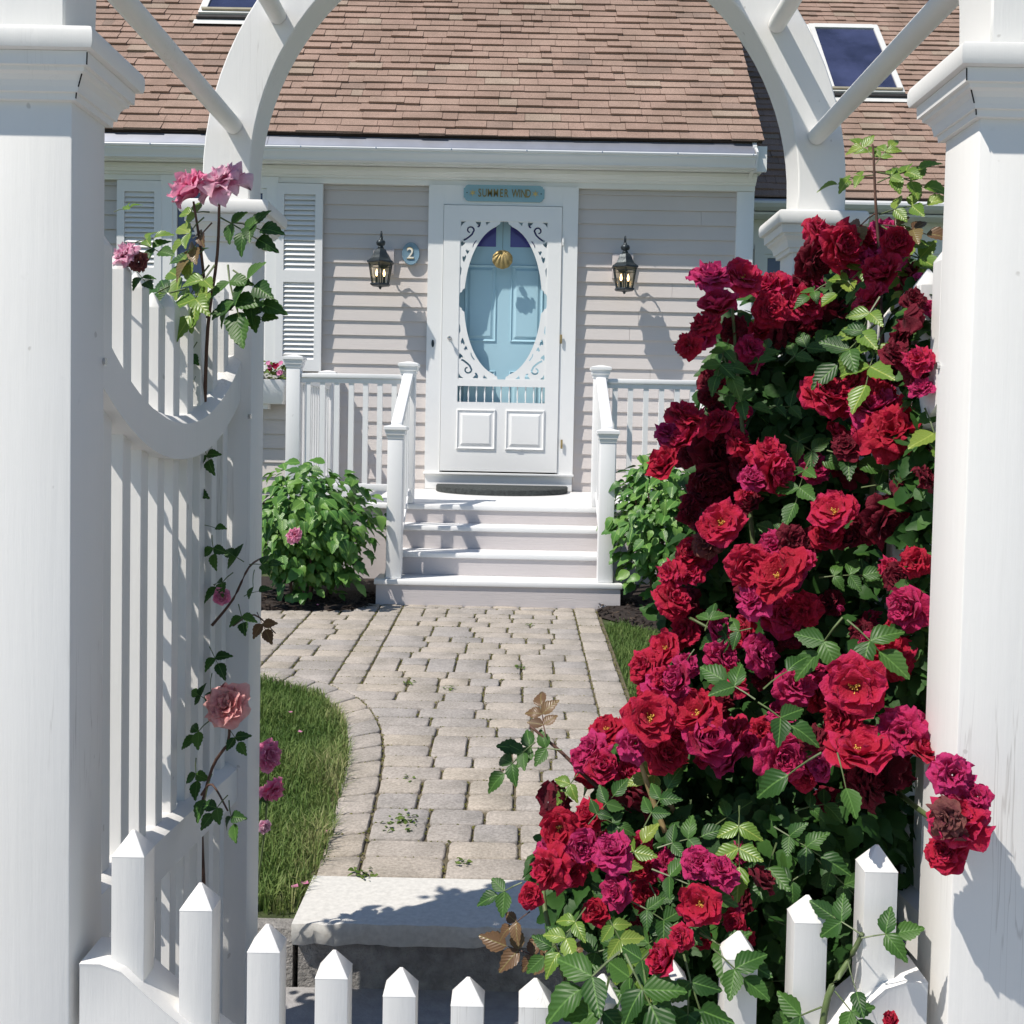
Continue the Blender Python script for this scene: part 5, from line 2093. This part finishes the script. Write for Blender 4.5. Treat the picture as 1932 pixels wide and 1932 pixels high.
cane(rb0, [(1545, 1990, 1.74), (1562, 1880, 1.74), (1600, 1815, 1.74), (1628, 1760, 1.74)], .006, .0035, 'stem')
cane(rb0, [(1580, 1700, 2.2), (1350, 1600, 2.15), (1150, 1500, 2.14), (1060, 1420, 2.16), (1000, 1370, 2.18)], .006, .0025, 'brownstem')
cane(rb0, [(1480, 1100, 2.2), (1380, 1190, 2.2), (1300, 1165, 2.25)], .004, .003, 'stem')
cane(rb0, [(1700, 1500, 2.0), (1780, 1560, 1.72), (1800, 1545, 1.68)], .005, .003, 'stem')

# foliage mass: the body of the bush, joined
mass = Mass()
rg = random.Random(123)
blobs = [  # px, py, Y, half width px, half height px, half depth m, count
    (1640, 560, 2.50, 110, 120, .16, 300), (1725, 620, 2.12, 36, 110, .05, 70), (1745, 640, 2.04, 22, 110, .03, 50), (1744, 740, 2.02, 20, 90, .03, 50), (1735, 900, 1.95, 30, 160, .05, 120), (1738, 1180, 1.92, 25, 160, .05, 110), (1690, 700, 2.46, 80, 120, .2, 260), (1540, 680, 2.50, 110, 90, .18, 330), (1400, 640, 2.48, 80, 80, .12, 110),
    (1420, 760, 2.52, 110, 80, .16, 260), (1560, 800, 2.5, 130, 100, .22, 380), (1680, 880, 2.42, 90, 110, .24, 300), (1390, 900, 2.5, 90, 90, .16, 260), (1520, 920, 2.45, 120, 100, .22, 380),
    (1640, 1060, 2.36, 120, 110, .26, 420), (1480, 1040, 2.4, 120, 100, .22, 360), (1360, 1080, 2.44, 90, 110, .16, 300), (1300, 1140, 2.44, 70, 80, .12, 200),
    (1620, 1220, 2.28, 130, 110, .28, 420), (1460, 1230, 2.3, 120, 100, .22, 360), (1350, 1260, 2.32, 90, 90, .18, 240),
    (1640, 1400, 2.18, 120, 120, .28, 420), (1470, 1400, 2.2, 130, 110, .24, 380), (1300, 1420, 2.2, 110, 90, .18, 280), (1180, 1450, 2.22, 80, 70, .12, 120),
    (1620, 1580, 2.12, 130, 110, .26, 420), (1450, 1590, 2.1, 140, 110, .24, 430), (1290, 1590, 2.1, 110, 90, .18, 300), (1160, 1600, 2.12, 100, 80, .12, 220), (1080, 1640, 2.14, 80, 70, .1, 140),
    (1600, 1760, 2.12, 140, 110, .22, 420), (1430, 1760, 2.06, 130, 100, .18, 380), (1260, 1740, 2.04, 120, 90, .14, 340), (1130, 1700, 2.06, 90, 70, .10, 170),
    (1600, 1900, 2.14, 150, 90, .22, 420), (1420, 1900, 2.1, 130, 90, .18, 380), (1270, 1880, 2.06, 90, 80, .12, 240), (1720, 1300, 2.2, 50, 250, .2, 330), (1720, 1600, 2.12, 45, 250, .16, 330),
]
for (px, py, Y, hw_, hh_, hd, cnt) in blobs:
    Y, hd = (Y + .10) * AK, hd * AK
    for i in range(int(cnt * 1.15)):
        while True:
            a, c, e = rg.uniform(-1, 1), rg.uniform(-1, 1), rg.uniform(-1, 1)
            if a * a + c * c + e * e < 1:
                break
        yy = Y + e * hd
        if yy < 1.98 * AK:
            yy = (1.98 + rg.random() * .12) * AK
        p = at(px + a * hw_ * Y / yy, py + c * hh_, yy)
        if p.x > AX - .01 and yy < 1.92 * AK:
            continue
        nrm = Vector((a * .5 - .25, e * .4 - .5, .75 - c * .3)) + Vector((rg.uniform(-.8, .8), rg.uniform(-.8, .8), rg.uniform(-.5, .5)))
        al = Vector((rg.uniform(-1, 1), rg.uniform(-1, .5), rg.uniform(-.9, .3)))
        mass.add(rg.choice(leafA), p, frame_from(nrm, al), rg.uniform(.028, .046), rg.random() * .8)
mass.build('foliage', M['leaf_s'], rb0)

# single compound leaves one can pick out: px, py, depth, heading on the picture (deg, 0 = right, 90 = up), size, leaflets, kind
def sprays(parent, lst, flat=.0):
    for (px, py, Y, deg, size, n, key) in lst:
        if parent is rb0 and py < 500 and px > 1600:
            Y += .19                # tall shoot pushed back along the line of sight, clear of the arch's shadow
        p = at(px, py, Y * AK)
        size *= AK
        a = R(deg)
        al = Vector((math.cos(a), -.25, math.sin(a)))
        nr_ = Vector((-.35, -.75, .62)) + Vector((rl_.uniform(-.3, .3), rl_.uniform(-.2, .2), rl_.uniform(-.25, .25)))
        spray(parent, p, al, nr_, size, n, key)


sprays(rb0, [
    (1652, 310, 2.17, 75, .060, 5, 'young'), (1650, 330, 2.17, 150, .075, 5, 'young'), (1655, 345, 2.17, 25, .085, 5, 'young'), (1655, 325, 2.17, -12, .10, 5, 'young'), (1650, 300, 2.17, 110, .07, 5, 'young'), (1660, 425, 2.18, -48, .11, 5, 'young'), (1663, 490, 2.18, -55, .12, 5, 'young'), (1660, 560, 2.17, 230, .11, 5, 'young'), (1655, 400, 2.18, 185, .100, 3, 'bronze'), (1658, 405, 2.18, 8, .095, 5, 'young'), (1660, 425, 2.18, -20, .095, 5, 'bronze'),
    (1665, 470, 2.18, -15, .110, 5, 'young'), (1655, 490, 2.18, 200, .105, 5, 'young'), (1665, 600, 2.16, 210, .12, 5, 'leaf'), (1668, 620, 2.16, 250, .12, 5, 'young'), (1690, 610, 2.2, -30, .1, 3, 'leaf'),
    (1560, 535, 2.36, 200, .07, 3, 'leaf'), (1600, 530, 2.34, -60, .07, 3, 'leaf'), (1735, 505, 2.2, -20, .08, 5, 'leaf'), (1752, 640, 2.1, -40, .10, 5, 'leaf'), (1745, 770, 2.0, -80, .12, 3, 'young'),
    (1375, 640, 2.3, -110, .08, 5, 'leaf'), (1360, 660, 2.3, -70, .09, 3, 'leaf'), (1425, 700, 2.3, 100, .08, 5, 'leaf'), (1480, 690, 2.36, 60, .09, 5, 'leaf'), (1350, 740, 2.32, -20, .08, 5, 'leaf'),
    (1440, 770, 2.34, 20, .08, 5, 'leaf'), (1480, 820, 2.3, -30, .09, 5, 'leaf'), (1530, 860, 2.2, -110, .10, 5, 'leaf'), (1560, 850, 2.2, -30, .10, 3, 'leaf'), (1415, 940, 2.3, 80, .07, 5, 'leaf'),
    (1625, 920, 2.1, 20, .09, 5, 'leaf'), (1500, 1010, 2.2, 150, .08, 3, 'leaf'), (1545, 1090, 2.1, 10, .08, 5, 'leaf'), (1600, 1100, 2.1, 40, .08, 3, 'leaf'),
    (1590, 1165, 1.98, 215, .12, 3, 'leaf'), (1598, 1170, 1.98, -50, .12, 3, 'leaf'), (1330, 1190, 2.1, 110, .07, 3, 'leaf'), (1310, 1225, 2.1, 225, .07, 1, 'leaf'), (1420, 1185, 2.1, 170, .08, 5, 'leaf'),
    (1425, 1320, 1.9, 130, .10, 3, 'leaf'), (1430, 1325, 1.9, -35, .10, 3, 'leaf'), (1440, 1300, 1.92, 70, .10, 1, 'leaf'), (1550, 1420, 1.80, 195, .11, 1, 'leaf'), (1580, 1420, 1.8, -80, .09, 1, 'leaf'),
    (1270, 1450, 2.05, 185, .08, 3, 'young'), (1095, 1455, 2.12, 220, .07, 3, 'young'), (1060, 1415, 2.15, 160, .09, 5, 'leaf'), (1030, 1390, 2.16, 120, .08, 5, 'bronze'), (1010, 1400, 2.16, 205, .09, 5, 'leaf'),
    (1110, 1555, 2.0, 60, .07, 5, 'leaf'), (1130, 1540, 2.02, -20, .06, 3, 'leaf'), (1215, 1560, 1.96, 80, .08, 5, 'leaf'), (1240, 1600, 1.94, 30, .08, 5, 'leaf'), (1230, 1640, 1.92, -20, .10, 5, 'leaf'), (1200, 1660, 1.92, 200, .08, 5, 'leaf'),
    (1395, 1520, 1.92, -90, .10, 5, 'young'), (1460, 1560, 1.94, -30, .09, 5, 'leaf'), (1465, 1590, 1.92, -110, .10, 3, 'leaf'), (1500, 1530, 1.95, 40, .08, 5, 'leaf'), (1530, 1640, 1.94, 200, .09, 3, 'leaf'), (1540, 1620, 1.94, -40, .09, 5, 'leaf'), (1345, 1560, 1.98, 50, .08, 3, 'leaf'),
    (1105, 1712, 1.88, 240, .085, 5, 'young'), (1150, 1735, 1.86, -60, .10, 7, 'young'), (1190, 1700, 1.90, -30, .09, 5, 'leaf'), (1225, 1665, 1.94, -60, .09, 5, 'leaf'), (1160, 1655, 1.98, 80, .08, 5, 'young'), (985, 1665, 1.95, 190, .08, 3, 'leaf'), (1000, 1720, 1.94, 200, .07, 3, 'bronze'), (1085, 1745, 1.9, 215, .08, 5, 'leaf'),
    (1280, 1740, 1.86, 200, .10, 5, 'leaf'), (1320, 1760, 1.84, -30, .11, 3, 'leaf'), (1290, 1690, 1.88, 120, .07, 3, 'leaf'), (1190, 1780, 1.88, 180, .09, 5, 'leaf'), (1170, 1795, 1.74, 215, .13, 3, 'leaf'), (1180, 1800, 1.74, -60, .13, 3, 'leaf'), (1150, 1840, 1.74, -100, .12, 3, 'leaf'), (1290, 1800, 1.75, -70, .12, 5, 'leaf'), (1250, 1760, 1.88, 40, .08, 5, 'leaf'), (1300, 1850, 1.74, -90, .11, 3, 'leaf'), (1215, 1830, 1.75, -80, .11, 3, 'leaf'), (1240, 1780, 1.76, 200, .11, 5, 'leaf'), (1345, 1790, 1.78, -40, .10, 3, 'leaf'),
    (1040, 1815, 1.93, 150, .09, 7, 'bronze'), (1062, 1855, 1.92, 100, .07, 1, 'bronze'),
    (1628, 1765, 1.73, 140, .085, 3, 'leaf'), (1625, 1770, 1.73, 20, .085, 3, 'leaf'), (1600, 1815, 1.73, -70, .07, 1, 'leaf'), (1575, 1870, 1.73, -50, .08, 3, 'leaf'), (1550, 1900, 1.73, 190, .09, 3, 'leaf'), (1490, 1850, 2.0, 160, .08, 3, 'leaf'), (1450, 1730, 1.96, -20, .07, 3, 'leaf'),
])

# ---- the pink climber on the left
pk = thing('climbing_rose', (-.57, 2.1, 0), 'pink climbing rose straggling over the left picket panel', 'climbing rose')
rose(pk, 360, 358, 2.55, 94, 'cup', 'pink', (-.7, -.5, .6), 'deep pink cupped bloom')
rose(pk, 415, 338, 2.55, 98, 'spent', 'lilac', (-.35, -.55, .75), 'faded lilac pink bloom shedding petals')
rose(pk, 232, 478, 2.15, 60, 'spent', 'lilac', (-.5, -.6, .6))
rose(pk, 262, 495, 2.15, 40, 'spent', 'wilt', (.3, -.7, -.2), 'withered brown bloom')
rose(pk, 427, 1330, 2.45, 92, 'full', 'coral', (-.15, -.85, .5), 'salmon pink full bloom')
rose(pk, 419, 1125, 2.70, 38, 'cup', 'pink', (.3, -.9, .1))
rose(pk, 508, 1425, 3.15, 66, 'full', 'pink', (.6, -.6, .1))
rose(pk, 516, 1495, 3.18, 60, 'spent', 'pink', (.5, -.4, -.5))
rose(pk, 498, 1560, 3.18, 34, 'cup', 'lilac', (.5, -.6, .1))
cane(pk, [(395, 1900, 2.75), (380, 1600, 2.72), (372, 1300, 2.72), (375, 1000, 2.72), (385, 800, 2.7), (392, 620, 2.62), (410, 480, 2.58), (414, 360, 2.56)], .007, .003, 'brownstem')
cane(pk, [(392, 600, 2.62), (380, 480, 2.58), (365, 380, 2.56)], .004, .0025, 'brownstem')
cane(pk, [(370, 1560, 2.6), (400, 1450, 2.5), (430, 1400, 2.47), (432, 1350, 2.46)], .004, .003, 'brownstem')
cane(pk, [(400, 1180, 2.72), (440, 1130, 2.72), (470, 1070, 2.75), (500, 1050, 2.9)], .004, .002, 'brownstem')
cane(pk, [(440, 1180, 2.75), (480, 1160, 2.9), (520, 1195, 2.95)], .003, .0015, 'brownstem')
cane(pk, [(380, 1500, 2.5), (400, 1480, 2.48), (430, 1530, 2.46)], .003, .002, 'brownstem')
cane(pk, [(480, 1700, 3.2), (500, 1560, 3.2), (508, 1440, 3.18)], .004, .002, 'stem')
cane(pk, [(215, 620, 2.3), (225, 540, 2.2), (235, 490, 2.17)], .003, .002, 'stem')
sprays(pk, [
    (395, 400, 2.56, 150, .09, 3, 'young'), (385, 410, 2.56, 190, .11, 3, 'young'), (400, 420, 2.56, 215, .10, 5, 'bronze'), (415, 410, 2.56, -30, .11, 5, 'leaf'), (440, 420, 2.55, -15, .11, 3, 'leaf'), 
    (385, 470, 2.57, 190, .13, 5, 'young'), (395, 500, 2.58, 210, .12, 5, 'young'), (405, 500, 2.52, 250, .13, 5, 'young'), (430, 500, 2.52, -70, .14, 5, 'leaf'), (440, 510, 2.52, -35, .13, 3, 'leaf'), (350, 545, 2.5, 175, .13, 5, 'leaf'), (420, 530, 2.55, 200, .13, 5, 'young'), (445, 560, 2.52, -20, .11, 3, 'leaf'), (360, 500, 2.58, 120, .11, 3, 'leaf'), (320, 540, 2.4, 170, .11, 5, 'leaf'), (450, 530, 2.52, -80, .13, 3, 'leaf'),
    (250, 460, 2.2, 20, .07, 3, 'young'), (262, 460, 2.2, -25, .08, 3, 'leaf'), (255, 510, 2.2, -50, .06, 3, 'leaf'), (215, 400, 2.3, 60, .05, 3, 'young'),
    (450, 590, 2.52, -10, .09, 3, 'leaf'), (440, 585, 2.54, 160, .06, 1, 'leaf'), (372, 645, 2.64, 250, .08, 3, 'leaf'), (375, 700, 2.66, -100, .08, 1, 'leaf'),
    (385, 840, 2.7, -60, .07, 3, 'leaf'), (375, 900, 2.7, -90, .085, 3, 'leaf'), (380, 990, 2.7, -10, .06, 1, 'leaf'), (400, 1010, 2.7, -80, .07, 3, 'leaf'),
    (460, 1060, 2.72, 140, .08, 3, 'leaf'), (470, 1065, 2.75, 30, .07, 3, 'leaf'), (440, 1080, 2.72, 220, .08, 3, 'leaf'), (480, 1075, 2.78, -80, .07, 1, 'leaf'), (450, 1140, 2.74, -70, .08, 3, 'leaf'), (460, 1125, 2.74, 40, .06, 1, 'leaf'), (485, 1155, 2.9, -60, .08, 3, 'bronze'),
    (395, 1220, 2.72, -60, .08, 3, 'leaf'), (360, 1230, 2.6, 200, .08, 1, 'leaf'), (400, 1270, 2.7, -80, .07, 1, 'leaf'),
    (390, 1320, 2.5, 150, .06, 3, 'leaf'), (395, 1360, 2.5, 200, .08, 3, 'leaf'), (430, 1370, 2.48, -50, .07, 3, 'leaf'), (370, 1430, 2.55, -80, .08, 3, 'leaf'), (400, 1460, 2.5, -100, .09, 1, 'leaf'), (430, 1500, 2.46, 230, .08, 3, 'leaf'), (432, 1510, 2.46, -60, .085, 3, 'leaf'), (500, 1480, 3.2, -100, .07, 3, 'leaf'),
])

ms_ = Mass()
rg = random.Random(64)
for i in range(1500):
    zz = .25 + 1.33 * rg.random() ** .75
    p = Vector((-rg.uniform(.665, .99), rg.uniform(1.90 + max(0, zz - 1.25) * .6, 2.26 + .08 * math.sin(zz * 17)), zz))
    nrm = (rg.uniform(-1, .4), rg.uniform(-1, .3), rg.uniform(.2, 1))
    ms_.add(rg.choice(leafA), p, frame_from(nrm, (rg.uniform(-1, 1), rg.uniform(-1, 1), rg.uniform(-.8, .3))), rg.uniform(.03, .052), rg.random() * .8)
ms_.build('foliage', M['leaf_s'], pk)

# ---- hydrangeas
def hydrangea(px, py, Y, hw_, hh_, hd, label, seed, n=1100):
    c = at(px, py, Y)
    rg = random.Random(seed)
    t = thing('hydrangea_bush', (c.x, Y, path_z(Y)), label, 'shrub', 'hydrangeas flanking the porch steps')
    cand = []
    sx, sz = hw_ * Y / 2130, hh_ * Y / 2130
    for i in range(n):
        th = rg.uniform(0, 2 * math.pi)
        cz = rg.uniform(-1, 1)
        r = rg.uniform(.40, 1.04) * (1 + .13 * math.sin(th * 5 + cz * 4 + seed) + .09 * math.sin(th * 11 + cz * 7))
        if cz < -.05 and rg.random() < .25:
            continue
        s_ = math.sqrt(1 - cz * cz)
        u = Vector((s_ * math.cos(th), s_ * math.sin(th), cz))
        if cz < -.05:
            r *= .97 - .22 * rg.random()
        p = Vector((c.x + u.x * sx * r, Y + u.y * hd * r, c.z + u.z * sz * r + .03 * math.sin(th * 3)))
        if p.z < path_z(p.y) + .02:
            continue
        nr_ = Vector((u.x * .5, u.y * .6 - .35, .95 + .2 * u.z)) + Vector((rg.uniform(-.5, .5), rg.uniform(-.5, .5), rg.uniform(-.2, .2)))
        al = Vector((u.x * .9, u.y * .9 - .15, -.25)) + Vector((rg.uniform(-.7, .7), rg.uniform(-.7, .7), rg.uniform(-.3, .3)))
        sc_ = rg.uniform(.048, .100) * (1.0 if r > .8 else .8)
        # how well this leaf shows from the path side
        front = (-u.y) * 1.0 + u.z * .5 + r
        cand.append((front, p, nr_, al, sc_))
    cand.sort(key=lambda q: -q[0])
    ms_ = Mass()
    for i, (f_, p, nr_, al, sc_) in enumerate(cand):
        if i < 290:
            put('leaf', rg.choice(ME['hyd']), t, p, frame_from(nr_, al), sc_)
        else:
            ms_.add(rg.choice(leafH), p, frame_from(nr_, al), sc_, rg.random())
    ms_.build('foliage', M['hyd_s'], t)
    for k in range(9):
        a = rg.uniform(0, 6.28)
        q = Vector((c.x + .7 * sx * math.cos(a), Y + .7 * hd * math.sin(a), c.z + sz * .5))
        MB().tube([(c.x + .1 * math.cos(a), Y + .1 * math.sin(a), path_z(Y) - .02), q.lerp(Vector((c.x, Y, path_z(Y))), .5), q], .008, 5, .004).build('stem', M['brownstem'], t)
    return t


hydrangea(585, 1010, 6.75, 128, 125, .40, 'leafy green hydrangea bush left of the porch steps', 31, 2300)
hb = bpy.data.objects['hydrangea_bush']
q = at(556, 1010, 6.30)
put('flower', rose_me('spent', 2, 'pink'), hb, q, frame_from((.2, -.9, .3), (1, 0, 0)), .052)
hydrangea(1262, 995, 6.75, 110, 135, .38, 'leafy green hydrangea bush right of the steps, behind the red roses', 32, 2200)

# ---- petunias in the box
pt = thing('petunia_plant', (-1.95, 8.78, wz1), 'pink petunias spilling from the white window box', 'petunias')
rg = random.Random(8)
ms_ = Mass()
pxr = np.linspace(wbx0, wbx1 + .03, 12)
for i in range(420):
    p = Vector((rg.uniform(wbx0, wbx1 + .03), rg.uniform(8.70, 8.85), wz1 + .005 + .13 * rg.random() ** 1.2))
    ms_.add(rg.choice(leafA), p, frame_from((rg.uniform(-.8, .8), rg.uniform(-1, .2), .8), (rg.uniform(-1, 1), rg.uniform(-1, .3), rg.uniform(-.6, .6))), rg.uniform(.025, .045), rg.random())
ms_.build('foliage', M['weed'], pt)
for i in range(22):
    xq = wbx1 - .02 - rg.random() * .9 if i > 6 else wbx1 - .16 * rg.random()
    p = Vector((xq, rg.uniform(8.68, 8.74), wz1 + rg.uniform(.02, .15)))
    b = MB()
    ax = frame_from((rg.uniform(-.5, .5), -.9, rg.uniform(.1, .6)), (rg.uniform(-1, 1), 0, 1))
    rim = []
    n = 10
    v = [Vector((0, 0, -.012))]
    for j in range(n):
        a = 2 * math.pi * j / n
        r = .022 * (1 if j % 2 else .86)
        v.append(Vector((r * math.cos(a), r * math.sin(a), .004)))
    v = [p + ax @ q for q in v]
    b.add(v, [(0, 1 + j, 1 + (j + 1) % n) for j in range(n)])
    b.build('flower', M['lilac' if i % 3 else 'magenta'], pt, smooth=True)

# ------------------------------------------------------------------ mulch beds, grass, crumbs
def bed(name, pts, label):
    b = MB()
    n = len(pts)
    cx, cy = sum(p[0] for p in pts) / n, sum(p[1] for p in pts) / n
    b.add([(x, y_, path_z(y_) - .012) for x, y_ in pts] + [(cx + (x - cx) * .9, cy + (y_ - cy) * .85, path_z(y_) + .02) for x, y_ in pts],
          [(i, (i + 1) % n, n + (i + 1) % n, n + i) for i in range(n)] + [tuple(range(n, 2 * n))])
    return tag(b.build(name, M['mulch']), label, 'flower bed', kind='structure')


bedL = [(-3.4, 6.45), (-2.2, 6.42), (-1.45, 6.43), (-1.1, 6.45), (-.9, 6.52), (-.84, 6.66), (-.84, 7.6), (-3.4, 7.6)]
bedR = [(.488, 6.72), (.488, 6.52), (.60, 6.36), (.80, 6.10), (1.2, 5.95), (2.6, 5.9), (2.6, 7.6), (.62, 7.6), (.62, 6.72)]
bed('flower_bed', bedL, 'dark bark mulch bed left of the steps')
bed('flower_bed', bedR, 'dark bark mulch bed right of the steps')
rg = random.Random(77)
chips = MB()


def inside(pt_, poly):
    x, y_ = pt_
    c = False
    n = len(poly)
    for i in range(n):
        x1, y1 = poly[i]
        x2, y2 = poly[(i + 1) % n]
        if (y1 > y_) != (y2 > y_) and x < (x2 - x1) * (y_ - y1) / (y2 - y1) + x1:
            c = not c
    return c


for poly, x0, x1, y0_, y1_ in ((bedL, -2.2, -.82, 6.4, 7.0), (bedR, .48, 1.6, 5.9, 6.9)):
    for i in range(2600):
        x, y_ = rg.uniform(x0, x1), rg.uniform(y0_, y1_)
        if not inside((x, y_), poly):
            continue
        s_ = rg.uniform(.006, .02)
        a = rg.uniform(0, 6.28)
        z_ = path_z(y_) + rg.uniform(-.01, .025)
        u = Vector((math.cos(a), math.sin(a), rg.uniform(-.4, .4))) * s_
        w = Vector((-math.sin(a), math.cos(a), rg.uniform(-.4, .4))) * s_ * .35
        p = Vector((x, y_, z_))
        n_ = Vector((0, 0, s_ * .25))
        chips.add([p - u - w, p + u - w, p + u + w, p - u + w, p - u * .8 + n_, p + u * .8 + n_], [(0, 1, 5, 4), (1, 2, 5), (2, 3, 4, 5), (3, 0, 4)], rg.random() ** 2)
tag(chips.build('mulch', M['chip'], tone=True, norm=False), 'dark bark chips scattered over the flower beds', 'mulch', kind='stuff')

lawnL = [(-4.2, 2.74)] + [(-.53, 2.74)] + [(b_ + .004 + .012 * math.sin(a * 23), a) for a, b_ in OUTER] + [(-2.4, 5.0), (-4.2, 5.0)]
lawnR = [(.50, 2.74), (.50, 6.25), (.60, 6.36), (.80, 6.05), (1.2, 5.88), (2.6, 5.82), (3.4, 5.8), (3.4, 2.74)]


def grass_patch(n, poly, x0, x1, y0_, y1_, seed, hmin=.025, hmax=.060):
    rng_ = np.random.default_rng(seed)
    P = np.stack([rng_.uniform(x0, x1, n), rng_.uniform(y0_, y1_, n)], 1)
    keep = np.array([inside(p, poly) for p in P])
    return P[keep]


rngg = np.random.default_rng(4)
pts = np.concatenate([grass_patch(52000, lawnL, -1.75, -.45, 2.72, 5.05, 1), grass_patch(9000, lawnL, -4.2, -1.75, 2.72, 5.05, 2),
                      grass_patch(22000, lawnR, .48, 1.6, 4.4, 6.4, 3), grass_patch(9000, lawnR, .48, 3.4, 2.74, 5.8, 4)])
n = len(pts)
clump = np.sin(pts[:, 0] * 9.1 + 1.3 * np.sin(pts[:, 1] * 7)) * .5 + np.sin(pts[:, 1] * 11.3 + pts[:, 0] * 5) * .5
H = rngg.uniform(.026, .075, n) * (1 + .32 * clump)
A = rngg.uniform(0, 2 * np.pi, n)
lean = rngg.uniform(.1, .95, n) * H
wd = rngg.uniform(.0011, .0026, n)
bz = PATH_0 + PATH_S * pts[:, 1] + GZ
dx, dy = np.cos(A), np.sin(A)
base = np.stack([pts[:, 0], pts[:, 1], bz], 1)
side = np.stack([-dy * wd, dx * wd, np.zeros(n)], 1)
midp = base + np.stack([dx * lean * .35, dy * lean * .35, H * .6], 1)
tipp = base + np.stack([dx * lean, dy * lean, H * (1 - .25 * lean / H)], 1)
V = np.stack([base - side, base + side, midp + side * .8, midp - side * .8, tipp], 1).reshape(-1, 3)
idx = np.arange(n) * 5
F = [(i, i + 1, i + 2, i + 3) for i in idx.tolist()] + [(i + 3, i + 2, i + 4) for i in idx.tolist()]
me = bpy.data.meshes.new('grass')
me.from_pydata(V.tolist(), [], F)
dry = np.clip(.18 + .22 * clump + rngg.uniform(-.15, .55, n), 0, 1)
edge_d = np.array([interp(OUTER, y_) - x for x, y_ in pts])
dry = np.clip(dry + np.where((edge_d > 0) & (edge_d < .10), .42 * (1 - edge_d / .10) + .05, 0), 0, 1.0)
a_ = me.attributes.new('tone', 'FLOAT', 'POINT')
a_.data.foreach_set('value', np.repeat(dry.astype(np.float32), 5))
me.materials.append(M['grass'])
tag(link('grass', me), 'green lawn with dry straw edges beside the paver path', 'grass', kind='stuff')

# weeds in the joints
ms_ = Mass()
rg = random.Random(12)
for (px, py, cnt, sp__) in ((752, 1560, 34, .045), (768, 1545, 20, .03), (680, 1650, 22, .022), (870, 1630, 14, .02), (771, 1290, 14, .02), (845, 1300, 14, .02), (985, 1260, 16, .025), (1000, 1180, 10, .02), (770, 1470, 8, .015), (700, 1660, 10, .02)):
    c = on_path(px, py)
    for i in range(cnt):
        p = c + Vector((rg.uniform(-1, 1) * sp__, rg.uniform(-1, 1) * sp__ * 1.3, rg.uniform(.0, .012)))
        ms_.add(rg.choice(leafA), p, frame_from((rg.uniform(-.6, .6), rg.uniform(-.6, .6), 1), (rg.uniform(-1, 1), rg.uniform(-1, 1), rg.uniform(0, .8))), rg.uniform(.010, .020), rg.random())
tag(ms_.build('weeds', M['weed']), 'small green weeds sprouting between the pavers', 'weeds', kind='stuff')

# petals dropped on the grass and the step
rg = random.Random(6)
petal_spots = [(612, 1575, .004, 'pale pink petal lying on the grass edge by the pavers'), (575, 1672, .004, 'pink petals fallen at the corner of the stone slab'), (556, 1690, .02, 'pink petal in the grass near the slab corner'),
               (548, 1360, .03, 'small pink petal lying in the lawn halfway along'), (566, 1398, .03, 'tiny pale petal in the lawn above the purple blooms'), (600, 1152, .03, 'pale pink petal on the mulch in front of the hydrangea')]
for (px, py, lift, lab) in petal_spots:
    c = on_path(px, py) + Vector((0, 0, lift))
    b = MB()
    s_ = .010
    a = rg.uniform(0, 6.28)
    v = [c + Vector((s_ * f * math.cos(a + t), s_ * f * math.sin(a + t), h_)) for f, t, h_ in ((0, 0, .002), (1, 0, .006), (1, 1.05, .004), (1, 2.1, .009), (.9, 3.14, .004), (1, 4.2, .008), (1, 5.2, .004))]
    b.add(v, [(0, i, i % 6 + 1) for i in range(1, 7)])
    tag(b.build('fallen_petal', M['lilac'], smooth=True), lab, 'petal', 'petals dropped on the ground')
print('OBJECTS', len(bpy.data.objects), 'pavers', len(pavers), 'shingles', len(cells))
